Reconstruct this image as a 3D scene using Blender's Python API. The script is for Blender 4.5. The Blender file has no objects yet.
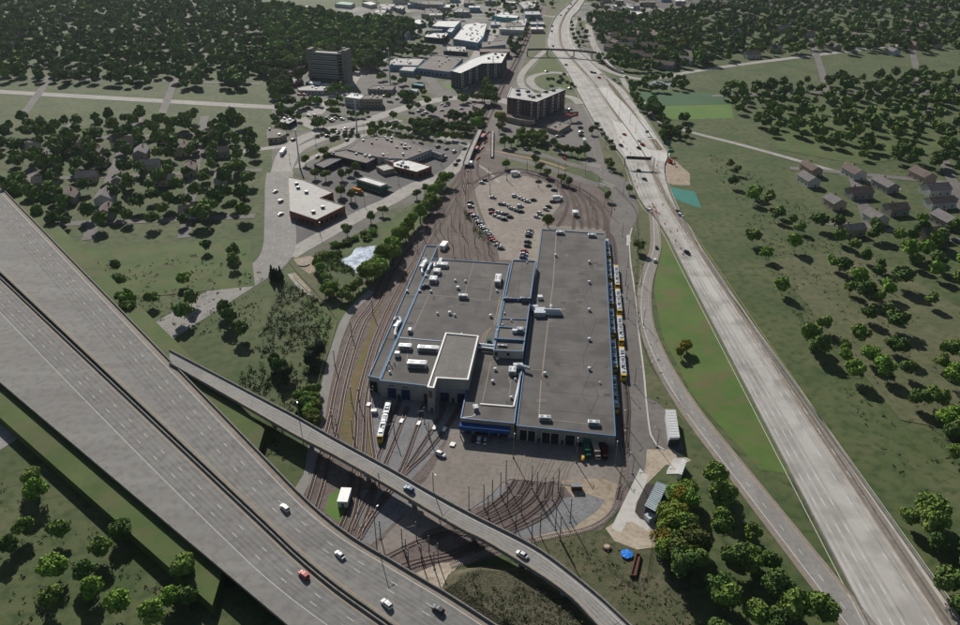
import bpy, math, random
import numpy as np
from mathutils import Vector, Matrix, noise
R = random.Random(7)
scene = bpy.context.scene
COL = scene.collection
# ------------------------------------------------------------------ survey: photo plan points -> metres on the ground
CAM_H = 214.0; PITCH = math.radians(30); FOC = 775.0
def G(p, z=0.0):
    u = (p[0]-480)/FOC; v = (p[1]-312.5)/FOC
    t = (CAM_H-z)/(math.sin(PITCH)+v*math.cos(PITCH))
    return (t*u, t*(math.cos(PITCH)-v*math.sin(PITCH)))
def toimg(X, Y, Z=0):
    zc = Y*math.cos(PITCH)+(CAM_H-Z)*math.sin(PITCH)
    return (480+FOC*X/zc, 312.5+FOC*((CAM_H-Z)*math.cos(PITCH)-Y*math.sin(PITCH))/zc)
S4 = 938/210; S9 = 938/105; S8 = 938/120
PAN = dict(A1=(270,0,S4),A2=(480,0,S4),B1=(270,120,S4),B2=(480,120,S4),C1=(270,240,S4),C2=(480,240,S4),
 D1=(270,360,S4),D2=(480,360,S4),E1=(270,485,S4),E2=(480,485,S4),
 F1=(360,360,S8),F2=(450,410,S8),F3=(560,410,S8),F4=(350,490,S8),F5=(460,480,S8),F6=(455,165,S8),
 F7=(460,320,9.33),F8=(400,230,9.33),H1=(570,225,S9),H2=(570,295,S9),H3=(585,360,S9),
 K1=(272,0,S9),K2=(377,0,S9),K3=(272,70,S9),K4=(377,70,S9),K5=(482,0,S9),K6=(585,0,S9),K7=(585,70,S9),
 K8=(482,70,S9),K9=(400,120,S9),M1=(350,290,938/150),M2=(272,400,S8),PX=(0,0,1))
def I(pan, s):
    """photo points from survey sheet 'pan' written 'x,y x,y'"""
    ox, oy, k = PAN[pan]
    return [(ox+float(a.split(',')[0])/k, oy+float(a.split(',')[1])/k) for a in s.split()]
def W(pan, s, z=0.0): return [G(p, z) for p in I(pan, s)]
# ------------------------------------------------------------------ materials
MATS = {}
def lin(c):
    return tuple(c)+(1,)
def mat(name, c, c2=None, scale=0.1, rough=.9, metal=0, c3=None, scale3=1.0, amt3=.5, bump=0, spec=.3, alpha_rand=0, detail=6, stretch=None):
    if name in MATS: return MATS[name]
    if c2 is not None:
        up = lambda q: tuple(min(.8, x*(1.16 if max(q) < .5 else 1)) for x in q)
        c = up(c); c2 = up(c2); c3 = up(c3) if c3 is not None else None
    m = bpy.data.materials.new(name); m.use_nodes = True; nt = m.node_tree; N = nt.nodes; L = nt.links
    b = N['Principled BSDF']; b.inputs['Roughness'].default_value = rough; b.inputs['Metallic'].default_value = metal
    b.inputs['Specular IOR Level'].default_value = spec
    b.inputs['Base Color'].default_value = lin(c)
    if c2 is not None:
        geo = N.new('ShaderNodeNewGeometry'); pos = geo.outputs['Position']
        if stretch:
            mp = N.new('ShaderNodeMapping'); mp.inputs['Rotation'].default_value = (0,0,stretch[0]); mp.inputs['Scale'].default_value = (stretch[1],stretch[2],1)
            L.new(pos, mp.inputs[0]); pos = mp.outputs[0]
        n = N.new('ShaderNodeTexNoise'); n.inputs['Scale'].default_value = scale; n.inputs['Detail'].default_value = detail; n.inputs['Roughness'].default_value = .65
        L.new(pos, n.inputs['Vector'])
        r = N.new('ShaderNodeValToRGB'); r.color_ramp.elements[0].position = .36; r.color_ramp.elements[1].position = .64
        r.color_ramp.elements[0].color = lin(c); r.color_ramp.elements[1].color = lin(c2)
        L.new(n.outputs['Fac'], r.inputs[0]); out = r.outputs[0]
        if c3 is not None:
            n3 = N.new('ShaderNodeTexNoise'); n3.inputs['Scale'].default_value = scale3; n3.inputs['Detail'].default_value = 5
            L.new(geo.outputs['Position'], n3.inputs['Vector'])
            r3 = N.new('ShaderNodeValToRGB'); r3.color_ramp.elements[0].position = .47; r3.color_ramp.elements[1].position = .66
            r3.color_ramp.elements[0].color = (0,0,0,1); r3.color_ramp.elements[1].color = (amt3,)*3+(1,)
            L.new(n3.outputs['Fac'], r3.inputs[0])
            mx = N.new('ShaderNodeMix'); mx.data_type = 'RGBA'; L.new(r3.outputs[0], mx.inputs[0]); L.new(out, mx.inputs[6]); mx.inputs[7].default_value = lin(c3)
            out = mx.outputs[2]
        if alpha_rand:
            oi = N.new('ShaderNodeObjectInfo'); hs = N.new('ShaderNodeHueSaturation')
            mr = N.new('ShaderNodeMapRange'); mr.inputs[3].default_value = 1-alpha_rand; mr.inputs[4].default_value = 1+alpha_rand
            L.new(oi.outputs['Random'], mr.inputs[0]); L.new(mr.outputs[0], hs.inputs['Value']); L.new(out, hs.inputs['Color']); out = hs.outputs[0]
            mr2 = N.new('ShaderNodeMapRange'); mr2.inputs[3].default_value = .47; mr2.inputs[4].default_value = .515
            L.new(oi.outputs['Random'], mr2.inputs[0]); L.new(mr2.outputs[0], hs.inputs['Hue'])
        L.new(out, b.inputs['Base Color'])
        if bump:
            nb = N.new('ShaderNodeTexNoise'); nb.inputs['Scale'].default_value = 1.6; nb.inputs['Detail'].default_value = 4
            L.new(geo.outputs['Position'], nb.inputs['Vector'])
            bp = N.new('ShaderNodeBump'); bp.inputs['Distance'].default_value = bump; bp.inputs['Strength'].default_value = 1
            L.new(nb.outputs['Fac'], bp.inputs['Height']); L.new(bp.outputs[0], b.inputs['Normal'])
    MATS[name] = m; return m
scrub = mat('scrub ground', (.045,.072,.020), (.090,.100,.042), .03, c3=(.030,.054,.014), scale3=.22, amt3=.9, bump=.12)
grass = mat('mown grass', (.046,.078,.018), (.076,.108,.030), .05, c3=(.10,.09,.042), scale3=.09, amt3=.6, bump=.12)
drygrass = mat('dry grass', (.075,.085,.038), (.115,.112,.058), .06, c3=(.048,.072,.024), scale3=.3, amt3=.7, bump=.2)
weeds = mat('weeds', (.10,.075,.035), (.15,.105,.05), .12, c3=(.09,.11,.025), scale3=.3, amt3=.8, bump=.15)
brightgrass = mat('bright grass', (.065,.135,.022), (.09,.165,.034), .03, c3=(.1,.1,.04), scale3=.2, amt3=.3)
turf = mat('sports turf', (.032,.085,.036), (.042,.10,.045), .02)
dirt = mat('bare dirt', (.25,.20,.15), (.34,.28,.21), .08, c3=(.16,.125,.09), scale3=.4, amt3=.7, bump=.1)
sand = mat('sandy dirt', (.30,.25,.19), (.42,.36,.29), .1, c3=(.2,.16,.12), scale3=.6, amt3=.5)
ballast = mat('brown track ballast', (.098,.078,.070), (.150,.122,.110), .08, c3=(.070,.048,.040), scale3=.5, amt3=.7, bump=.08)
gravel = mat('grey gravel', (.15,.15,.155), (.20,.20,.205), .12, c3=(.10,.10,.10), scale3=.8, amt3=.6)
asphalt = mat('old asphalt', (.120,.110,.103), (.160,.148,.138), .045, c3=(.09,.083,.078), scale3=.35, amt3=.55)
lotasphalt = mat('sun bleached lot asphalt', (.215,.188,.160), (.27,.238,.205), .05, c3=(.15,.135,.12), scale3=.3, amt3=.6)
apron = mat('concrete apron', (.175,.155,.135), (.225,.20,.175), .06, c3=(.12,.105,.09), scale3=.5, amt3=.5)
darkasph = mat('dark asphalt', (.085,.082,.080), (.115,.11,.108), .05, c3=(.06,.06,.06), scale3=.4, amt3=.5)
conc = mat('road concrete', (.27,.255,.235), (.33,.315,.29), .05, c3=(.2,.19,.175), scale3=.25, amt3=.6)
fwconc = mat('freeway concrete', (.175,.170,.160), (.215,.21,.198), .05, c3=(.125,.12,.112), scale3=.3, amt3=.55, stretch=(.75,.25,2.5))
shoulder = mat('shoulder concrete', (.19,.165,.135), (.235,.205,.17), .08, c3=(.14,.12,.10), scale3=.5, amt3=.5)
deckconc = mat('deck concrete', (.215,.208,.195), (.27,.262,.245), .08, c3=(.16,.155,.145), scale3=.7, amt3=.4)
brightconc = mat('new white concrete', (.42,.41,.38), (.52,.50,.47), .06, c3=(.33,.31,.28), scale3=.3, amt3=.5)
barrier = mat('barrier concrete', (.17,.165,.15), (.24,.23,.21), .4, c3=(.1,.095,.085), scale3=.8, amt3=.7)
roofg = mat('dark gravel roof', (.092,.087,.082), (.132,.125,.117), .05, c3=(.070,.066,.062), scale3=.09, amt3=.75, detail=10)
roofg2 = mat('light gravel roof', (.15,.142,.132), (.185,.175,.163), .12, c3=(.11,.105,.1), scale3=1.2, amt3=.6)
roofw = mat('white membrane roof', (.70,.69,.67), (.8,.8,.78), .1, c3=(.45,.44,.42), scale3=.3, amt3=.5)
roofp = mat('pale grey roof', (.38,.37,.35), (.48,.47,.45), .08, c3=(.27,.25,.23), scale3=.3, amt3=.5)
roofbr = mat('brown grey flat roof', (.15,.13,.12), (.20,.175,.16), .06, c3=(.11,.10,.09), scale3=.3, amt3=.6)
shingle = mat('brown shingle roof', (.10,.075,.065), (.15,.115,.10), .3, c3=(.07,.055,.05), scale3=1.5, amt3=.5)
shingle2 = mat('grey shingle roof', (.13,.12,.12), (.18,.17,.165), .3, c3=(.08,.08,.08), scale3=1.5, amt3=.5)
wallw = mat('pale concrete wall', (.42,.41,.40), (.52,.51,.49), .2, c3=(.33,.32,.31), scale3=.5, amt3=.4)
wallg = mat('grey concrete wall', (.20,.195,.19), (.26,.255,.245), .2, c3=(.14,.135,.13), scale3=.6, amt3=.5)
wallb = mat('brick wall', (.17,.060,.042), (.23,.09,.06), .5, c3=(.1,.05,.04), scale3=1.5, amt3=.5)
walld = mat('dark charcoal wall', (.035,.037,.045), (.055,.057,.065), .3)
wallt = mat('tan wall', (.28,.23,.18), (.35,.29,.23), .2)
wallblue = mat('blue grey wall', (.16,.23,.30), (.22,.29,.36), .2)
wallm = mat('weathered depot wall', (.27,.26,.245), (.34,.33,.31), .25, c3=(.2,.19,.18), scale3=.5, amt3=.5)
blue = mat('blue painted trim', (.05,.12,.23), (.07,.16,.29), .5, rough=.5)
blued = mat('deep blue panel', (.010,.022,.075), (.015,.032,.10), .5, rough=.4)
whitep = mat('white paint', (.72,.72,.70), (.8,.8,.78), .5, rough=.5)
whitem = mat('white sheet metal', (.62,.65,.66), (.75,.77,.78), 1.2, rough=.4)
ductm = mat('pale grey metal duct', (.42,.46,.50), (.58,.62,.65), .8, rough=.35, metal=.2)
greym = mat('grey steel', (.11,.12,.13), (.17,.18,.19), 1.0, rough=.5, metal=.3)
darkm = mat('dark opening', (.012,.013,.016), rough=.8)  # near-black for plain dark parts and for shade painted into openings
glass = mat('window glass', (.02,.028,.04), rough=.22, spec=.4)
paleglass = mat('pale window glass', (.13,.17,.2), rough=.15, spec=.8)
rail = mat('rusty rail', (.155,.105,.09), (.23,.165,.145), .5, rough=.5, metal=.2)
sleeper = mat('weathered sleepers', (.055,.042,.036), (.10,.08,.07), .7)
lsleeper = mat('concrete sleepers', (.30,.27,.24), (.38,.35,.31), .7)
yellow = mat('yellow paint', (.62,.40,.02), rough=.5)
tanline = mat('faded yellow road paint', (.38,.27,.13), (.30,.24,.16), .5)
whiteline = mat('worn white road paint', (.66,.66,.63), (.50,.50,.48), .8)
tar = mat('tar seam', (.035,.033,.032), rough=.7)
paleseam = mat('pale roof walkway', (.22,.185,.15), (.27,.23,.19), .5)
orange = mat('orange plastic', (.75,.12,.02), rough=.5)
red = mat('red paint', (.45,.02,.02), rough=.3, spec=.6)
green = mat('green awning', (.01,.075,.055), (.015,.1,.07), .5)
teal = mat('teal roof', (.10,.26,.26), (.14,.32,.32), .4)
rust = mat('rusty steel', (.075,.035,.025), (.12,.055,.04), 1.2)
tarp = mat('blue tarpaulin', (.01,.16,.65), (.02,.22,.75), 1.0, rough=.35)
rubber = mat('tyre rubber', (.015,.015,.015), rough=.8)
bark = mat('bark', (.06,.045,.035), (.09,.07,.055), 1.0)
pink = mat('faded red tarpaulin', (.42,.16,.17), (.5,.3,.3), .5)
field = mat('ploughed field', (.075,.065,.065), (.10,.088,.085), .01, stretch=(.1,.2,3))
tealwater = mat('green lined basin', (.04,.17,.13), (.06,.21,.16), .15, rough=.2)
def leafmat(name, c, c2, c3): return mat(name, c, c2, .55, rough=.85, c3=c3, scale3=.12, amt3=.5, alpha_rand=.28, spec=.12)
LEAF = dict(
 dark=leafmat('dark foliage', (.046,.088,.022), (.098,.15,.038), (.13,.16,.048)),
 mid=leafmat('mid green foliage', (.074,.125,.026), (.145,.205,.044), (.185,.205,.055)),
 light=leafmat('bright green foliage', (.10,.18,.026), (.17,.27,.046), (.20,.25,.06)),
 yellow=leafmat('yellow green foliage', (.14,.15,.02), (.23,.22,.03), (.24,.20,.03)),
 brown=leafmat('russet foliage', (.05,.035,.018), (.09,.06,.03), (.07,.075,.03)),
 con=leafmat('conifer foliage', (.02,.042,.02), (.045,.075,.032), (.05,.07,.032)))
def watermat():
    m = bpy.data.materials.new('pond water'); m.use_nodes = True; b = m.node_tree.nodes['Principled BSDF']
    b.inputs['Base Color'].default_value = (.22,.30,.40,1); b.inputs['Roughness'].default_value = .12; b.inputs['Specular IOR Level'].default_value = 1
    N = m.node_tree.nodes; L = m.node_tree.links
    g = N.new('ShaderNodeNewGeometry'); n = N.new('ShaderNodeTexNoise'); n.inputs['Scale'].default_value = .16; n.inputs['Detail'].default_value = 7; n.inputs['Roughness'].default_value=.7
    L.new(g.outputs['Position'], n.inputs['Vector']); r = N.new('ShaderNodeValToRGB')
    r.color_ramp.elements[0].position=.40; r.color_ramp.elements[0].color=(.12,.20,.33,1); r.color_ramp.elements[1].position=.6; r.color_ramp.elements[1].color=(.66,.76,.88,1)  # pale ramp end paints bright sky reflection and sparkle into the water colour
    L.new(n.outputs['Fac'], r.inputs[0]); L.new(r.outputs[0], b.inputs['Base Color']); return m
water = watermat()
# ------------------------------------------------------------------ mesh helpers
class MB:
    def __init__(s): s.v = []; s.f = []; s.m = []
    def face(s, pts, m=0):
        i = len(s.v); s.v += [tuple(p) for p in pts]; s.f.append(tuple(range(i, i+len(pts)))); s.m.append(m); return s
    def box(s, c, d, rz=0, m=0, taper=1.0):
        """c = centre of the base"""
        cx, cy, z0 = c; dx, dy, dz = d[0]/2, d[1]/2, d[2]; co, si = math.cos(rz), math.sin(rz); i = len(s.v)
        for z, k in ((z0, 1), (z0+dz, taper)):
            for a, b in ((-1,-1),(1,-1),(1,1),(-1,1)):
                x, y = a*dx*k, b*dy*k; s.v.append((cx+x*co-y*si, cy+x*si+y*co, z))
        for q in ((3,2,1,0),(4,5,6,7),(0,1,5,4),(1,2,6,5),(2,3,7,6),(3,0,4,7)): s.f.append(tuple(i+k for k in q)); s.m.append(m)
        return s
    def prism(s, poly, z0, z1, m=0, mt=None, cap=True, floor=False):
        n = len(poly)
        for k in range(n):
            a = poly[k]; b = poly[(k+1) % n]
            s.face([(a[0],a[1],z0),(b[0],b[1],z0),(b[0],b[1],z1),(a[0],a[1],z1)], m)
        if cap: s.face([(p[0],p[1],z1) for p in poly], m if mt is None else mt)
        if floor: s.face([(p[0],p[1],z0) for p in poly[::-1]], m)
        return s
    def tube(s, a, b, r, r2=None, n=6, m=0):
        a = Vector(a); b = Vector(b); r2 = r if r2 is None else r2; d = (b-a)
        if d.length < 1e-6: return s
        q = d.to_track_quat('Z', 'Y'); i = len(s.v)
        for c, rr in ((a, r), (b, r2)):
            for k in range(n):
                t = 2*math.pi*k/n; s.v.append(tuple(c+q@Vector((rr*math.cos(t), rr*math.sin(t), 0))))
        for k in range(n): s.f.append((i+k, i+(k+1)%n, i+n+(k+1)%n, i+n+k)); s.m.append(m)
        s.f.append(tuple(i+k for k in range(n))[::-1]); s.m.append(m); s.f.append(tuple(i+n+k for k in range(n))); s.m.append(m); return s
    def dome(s, c, r, h, n=8, m=0, rings=3):
        pts = []
        for j in range(rings):
            a = j/rings*math.pi/2; pts.append([(c[0]+r*math.cos(a)*math.cos(2*math.pi*k/n), c[1]+r*math.cos(a)*math.sin(2*math.pi*k/n), c[2]+h*math.sin(a)) for k in range(n)])
        for j in range(rings-1):
            for k in range(n): s.face([pts[j][k], pts[j][(k+1)%n], pts[j+1][(k+1)%n], pts[j+1][k]], m)
        for k in range(n): s.face([pts[-1][k], pts[-1][(k+1)%n], (c[0],c[1],c[2]+h)], m)
        return s
    def build(s, name, mats, parent=None, smooth=False):
        if not isinstance(mats, (list, tuple)): mats = [mats]
        me = bpy.data.meshes.new(name); V = s.v
        if parent is not None:
            pw = world_loc(parent)
            V = [(x-pw[0], y-pw[1], z-pw[2]) for x, y, z in V]
        me.from_pydata(V, [], s.f)
        for m in mats: me.materials.append(m)
        if any(s.m): me.polygons.foreach_set('material_index', s.m)
        if smooth: me.polygons.foreach_set('use_smooth', [True]*len(s.f))
        o = bpy.data.objects.new(name, me); COL.objects.link(o); o.parent = parent; return o
def world_loc(o):
    x = y = z = 0.0
    while o is not None: x += o.location.x; y += o.location.y; z += o.location.z; o = o.parent
    return (x, y, z)
def thing(name, label, cat, loc=(0,0,0), rz=0, group=None):
    o = bpy.data.objects.new(name, None); COL.objects.link(o); o.empty_display_size = .5
    o.location = loc if len(loc) == 3 else (loc[0], loc[1], 0); o.rotation_euler = (0,0,rz); tag(o, label, cat, group); return o
def tag(o, label=None, cat=None, group=None, kind=None):
    if label: o['label'] = label
    if cat: o['category'] = cat
    if group: o['group'] = group
    if kind: o['kind'] = kind
    return o
KIDS = {}
def dup(root, loc, rz=0, sc=1.0, label=None, group=None, cat=None):
    r = root.copy(); COL.objects.link(r); r.location = loc if len(loc) == 3 else (loc[0], loc[1], 0); r.rotation_euler = (0,0,rz)
    r.scale = (sc, sc, sc) if not isinstance(sc, tuple) else sc
    if root.name not in KIDS:
        KIDS[root.name] = [(c, list(c.children)) for c in root.children]
    for ch, gs in KIDS[root.name]:
        c = ch.copy(); COL.objects.link(c); c.parent = r
        for g in gs: d = g.copy(); COL.objects.link(d); d.parent = c
    if label: r['label'] = label
    if cat: r['category'] = cat
    if group: r['group'] = group
    elif 'group' in r: del r['group']
    return r
def kill(root):
    for o in list(root.children):
        for c in list(o.children): bpy.data.objects.remove(c)
        bpy.data.objects.remove(o)
    bpy.data.objects.remove(root)
def cat_spline(P, step=4.0):
    P = [Vector((p[0], p[1])) for p in P]
    if len(P) == 2:
        n = max(1, int((P[1]-P[0]).length/step)); return [P[0].lerp(P[1], k/n) for k in range(n+1)]
    Q = [P[0]*2-P[1]]+P+[P[-1]*2-P[-2]]; out = []
    for i in range(1, len(Q)-2):
        a, b, c, d = Q[i-1:i+3]; n = max(1, int((c-b).length/step))
        for k in range(n):
            t = k/n; out.append(.5*((2*b)+(c-a)*t+(2*a-5*b+4*c-d)*t*t+(3*b-a-3*c+d)*t**3))
    out.append(Q[-2]); return out
def normals(L):
    out = []
    for i in range(len(L)):
        d = (L[min(i+1, len(L)-1)]-L[max(i-1, 0)])
        if d.length < 1e-9: d = Vector((0,1))
        d.normalize(); out.append(Vector((-d.y, d.x)))
    return out
def offset(L, o):
    N = normals(L); return [p+n*o for p, n in zip(L, N)]
def extend(P, m0=0, m1=0):
    P = [Vector(p[:2]) for p in P]
    if m0:
        d = (P[0]-P[1]).normalized(); k = max(1, int(m0/30)); P = [P[0]+d*(m0*(k-i)/k) for i in range(k)]+P
    if m1:
        d = (P[-1]-P[-2]).normalized(); k = max(1, int(m1/30)); P = P+[P[-1]+d*(m1*(i+1)/k) for i in range(k)]
    return P
ZL = [0.02]
def nextz(): ZL[0] += .0016; return ZL[0]
def patch(name, poly, m, z=None, smooth=False):
    if smooth: poly = cat_spline(list(poly)+[poly[0]], 5)[:-1]
    z = nextz() if z is None else z
    return tag(MB().face([(p[0], p[1], z) for p in poly]).build(name, m), kind='structure')
def ribbon_mb(L, w0, w1, z, mb=None, m=0):
    """strip between offsets w0 and w1 (metres or per-point lists)"""
    mb = mb or MB(); N = normals(L); n = len(L)
    def wv(w, i): return w if not isinstance(w, (list, tuple)) else w[0]+(w[1]-w[0])*i/(n-1)
    for i in range(n-1):
        a, b = L[i], L[i+1]
        p = [a+N[i]*wv(w0,i), b+N[i+1]*wv(w0,i+1), b+N[i+1]*wv(w1,i+1), a+N[i]*wv(w1,i)]
        mb.face([(q.x, q.y, z) for q in p], m)
    return mb
def road(name, P, w, m, kerb=False, z=None, lines=(), step=5):
    L = cat_spline(P, step); z = nextz() if z is None else z
    if isinstance(w, (list, tuple)): a = [-x/2 for x in w]; b = [x/2 for x in w]
    else: a, b = -w/2, w/2
    o = tag(ribbon_mb(L, a, b, z).build(name, m), kind='structure')
    if kerb:
        mb = MB()
        wm = w if not isinstance(w, (list,tuple)) else None
        if wm:
            for s in (-1, 1): wall_mb(mb, offset(L, s*(wm/2+.12)), .25, z, .13)
            tag(mb.build('kerb', conc), kind='structure')
    for off, dash, mm in lines: stripe(L, off, dash, mm, z+.0008)
    return L
def stripe(L, off, dash, m, z, w=.2):
    L = offset(L, off) if off else L
    if not dash:
        return tag(ribbon_mb(L, -w/2, w/2, z).build('road_marking', m), kind='structure')
    mb = MB(); on, gap = dash; s = 0.0
    D = resample(L, on/2)
    k = 0; per = max(2, int(round((on+gap)/(on/2))))
    for i in range(0, len(D)-2, per): ribbon_mb(D[i:i+3], -w/2, w/2, z, mb)
    if mb.f: return tag(mb.build('road_marking', m), kind='structure')
def resample(L, d):
    out = [L[0].copy()]; acc = 0.0
    for a, b in zip(L[:-1], L[1:]):
        seg = (b-a).length
        if seg < 1e-9: continue
        t = d-acc
        while t <= seg: out.append(a+(b-a)*(t/seg)); t += d
        acc = (acc+seg) % d if t-d <= seg else acc+seg
        acc = seg-(t-d)
    return out
def wall_mb(mb, L, w, z0, h, m=0):
    N = normals(L)
    for i in range(len(L)-1):
        a, b = L[i], L[i+1]; na, nb = N[i]*w/2, N[i+1]*w/2
        q = [a-na, b-nb, b+nb, a+na]; z1 = z0+h
        mb.face([(q[k].x,q[k].y,z1) for k in range(4)], m)
        mb.face([(q[0].x,q[0].y,z0),(q[1].x,q[1].y,z0),(q[1].x,q[1].y,z1),(q[0].x,q[0].y,z1)], m)
        mb.face([(q[2].x,q[2].y,z0),(q[3].x,q[3].y,z0),(q[3].x,q[3].y,z1),(q[2].x,q[2].y,z1)], m)
    return mb
def centroid(P): return (sum(p[0] for p in P)/len(P), sum(p[1] for p in P)/len(P))
def inset(poly, d):
    n = len(poly); P = [Vector(p[:2]) for p in poly]
    A = sum(P[i].x*P[(i+1)%n].y-P[(i+1)%n].x*P[i].y for i in range(n)); sg = 1 if A > 0 else -1; out = []
    for i in range(n):
        a, b, c = P[i-1], P[i], P[(i+1)%n]; e1 = (b-a).normalized(); e2 = (c-b).normalized()
        n1 = Vector((-e1.y, e1.x))*sg; n2 = Vector((-e2.y, e2.x))*sg; k = 1+n1.dot(n2)
        out.append(b+(n1+n2)*(d/max(k, .3)))
    return out
def inpoly(p, poly):
    x, y = p[0], p[1]; c = False; n = len(poly); j = n-1
    for i in range(n):
        xi, yi = poly[i][0], poly[i][1]; xj, yj = poly[j][0], poly[j][1]
        if (yi > y) != (yj > y) and x < (xj-xi)*(y-yi)/(yj-yi)+xi: c = not c
        j = i
    return c
# facade openings: parts laid 6 cm proud of a wall edge
def openings(parent, a, b, z0, rows, cols, w, h, dz, m, name='window', margin=.08, cap=100, depth=.06, side=None, cnt=[0]):
    a = Vector(a[:2]); b = Vector(b[:2]); d = b-a; L = d.length; d.normalize(); n = Vector((d.y, -d.x))
    if side is not None and n.dot(Vector(side)) < 0: n = -n
    rz = math.atan2(d.y, d.x); made = 0
    for r in range(rows):
        for c in range(cols):
            if made >= cap: return made
            t = margin+(1-2*margin)*((c+.5)/cols); p = a+d*(L*t)+n*depth/2
            mb = MB().box((p.x, p.y, z0+r*dz), (w, depth*2, h), rz); mb.build(name, m, parent); made += 1
    return made
def building(name, label, cat, roof, z1, wm, rm, z0=0, par=.5, parm=None, parw=.4, group=None, t=None, floor=None):
    """roof = footprint in metres; walls, roof deck sunk below a parapet"""
    c = centroid(roof)
    if t is None: t = thing(name, label, cat, (c[0], c[1], 0), 0, group)
    MB().prism(roof, z0, z1-.05, cap=False).build('wall', wm, t)
    ins = inset(roof, .12)
    MB().face([(p[0], p[1], z1-par) for p in ins]).build('roof', rm, t)
    inn = inset(roof, parw); n = len(roof); mb = MB(); out = inset(roof, -.06)
    for k in range(n):
        a, b, ai, bi = out[k], out[(k+1)%n], inn[k], inn[(k+1)%n]
        mb.face([(a[0],a[1],z1),(b[0],b[1],z1),(bi[0],bi[1],z1),(ai[0],ai[1],z1)])
        mb.face([(ai[0],ai[1],z1),(bi[0],bi[1],z1),(bi[0],bi[1],z1-par-.02),(ai[0],ai[1],z1-par-.02)])
        mb.face([(a[0],a[1],z1),(b[0],b[1],z1),(b[0],b[1],z1-.28),(a[0],a[1],z1-.28)])
    mb.build('parapet', parm or wm, t); return t
def unit(t, p, z, w, l, h, rz=0, m=None, label=None, name='rooftop_unit'):
    """roof plant: curb, casing, hood and grille"""
    mb = MB().box((p[0],p[1],z), (w*.9,l*.9,.25), rz, 1).box((p[0],p[1],z+.25), (w,l,h), rz, 0).box((p[0],p[1],z+.25+h), (w*.96,l*.96,.12), rz, 0, .9)
    u = mb.build(name, [m or whitem, greym], t)
    if label: u['label'] = label
    if w > 2.5 or l > 2.5:
        for k in (-.28, .28):
            MB().box((p[0]+k*w*math.cos(rz), p[1]+k*w*math.sin(rz), z+.37+h), (w*.28, l*.5, .06), rz).build('fan_grille', greym, u)
        ce = MB(); y = -l/2-.03; ce.box((p[0]-y*math.sin(rz), p[1]+y*math.cos(rz), z+.5), (w*.8, .06, h*.6), rz); ce.build('louvre', greym, u)
    return u
def vent(t, p, z, r=.8, h=1.0):
    return MB().tube((p[0],p[1],z), (p[0],p[1],z+h*.6), r*.6, n=8, m=1).tube((p[0],p[1],z+h*.6), (p[0],p[1],z+h*.75), r, n=10).dome((p[0],p[1],z+h*.75), r, h*.35, 10).build('roof_vent', [whitem, ductm], t)
def gable(name, label, x, y, w, l, h, rz, wm, rm, group=None, rh=None, t=None):
    t = thing(name, label, 'house', (x, y, 0), rz, group); t.location.z = 0
    rh = rh or w*.28; X, Y = w/2, l/2
    def put(mb, nm, m):
        me = bpy.data.meshes.new(nm); me.from_pydata(mb.v, [], mb.f)
        for mm in (m if isinstance(m, list) else [m]): me.materials.append(mm)
        if any(mb.m): me.polygons.foreach_set('material_index', mb.m)
        o = bpy.data.objects.new(nm, me); COL.objects.link(o); o.parent = t; return o
    mb = MB().prism([(-X,-Y),(X,-Y),(X,Y),(-X,Y)], 0, h, cap=False)
    for s in (-1, 1): mb.face([(-X,s*Y,h),(X,s*Y,h),(0,s*Y,h+rh)])
    put(mb, 'wall', wm)
    e = .5; r = MB(); k = rh/X*e
    for s in (-1, 1):
        r.face([(s*(X+e),-Y-e,h-k),(s*(X+e),Y+e,h-k),(0,Y+e,h+rh),(0,-Y-e,h+rh)])
        r.face([(s*(X+e),-Y-e,h-k-.2),(s*(X+e),Y+e,h-k-.2),(s*(X+e),Y+e,h-k),(s*(X+e),-Y-e,h-k)])
    ro = put(r, 'roof', rm)
    c = put(MB().box((X*.3, Y*.4, h+rh*.4), (.8,.8,rh*.6+1)), 'chimney', wallb); c.parent = ro
    for s in (-1, 1):
        for i in range(max(1, int(l/5))):
            yy = -Y+(i+.5)*l/max(1, int(l/5)); put(MB().box((s*(X+.02), yy, 1.2), (.08,1.2,1.3)), 'window', glass)
    put(MB().box((X*.3, -Y-.02, 0), (1,.08,2.1)), 'door', darkm)
    return t
# ================================================================== GROUND
GS = 9000
gm = MB().face([(-GS,-600,0),(GS,-600,0),(GS,2*GS,0),(-GS,2*GS,0)]); tag(gm.build('ground', scrub), kind='structure')
PX = lambda s, z=0: W('PX', s, z)
# broad cover
patch('town_ground', PX('272,60 330,80 420,55 430,30 690,5 690,60 640,55 590,60 548,60 520,120 500,170 462,150 455,200 420,200 303,262 285,262 272,262'), mat('town lots', (.105,.10,.09), (.17,.16,.145), .03, c3=(.06,.07,.035), scale3=.03, amt3=1))
patch('town_ground', PX('330,8 420,4 700,2 700,12 590,20 430,34 400,30'), mat('far lots', (.11,.11,.10), (.24,.23,.215), .025, c3=(.05,.062,.035), scale3=.018, amt3=1))
patch('ploughed_field', PX('612,-6 900,-8 960,8 690,10 640,7 622,4'), field)
patch('grass_verge', W('A1','550,520 640,520 760,530 860,560 800,600 700,560 600,550'), drygrass)
patch('grass_verge', W('B1','130,160 350,65 370,100 230,175 140,185'), drygrass)
patch('grass_verge', W('K3','230,510 280,420 370,430 470,480 430,510 330,545'), grass)
patch('grass_verge', W('A1','600,440 680,400 740,430 720,440 620,455'), drygrass)
patch('grass_verge', W('A1','775,375 800,370 830,395 800,400'), brightgrass)
patch('grass_verge', W('A2','270,75 330,85 290,210 180,330 215,210'), drygrass)
patch('grass_verge', W('A2','270,70 290,20 390,10 360,60 330,70'), drygrass)
patch('grass_verge', W('A2','290,240 330,230 400,330 310,322 220,330'), grass)
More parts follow.
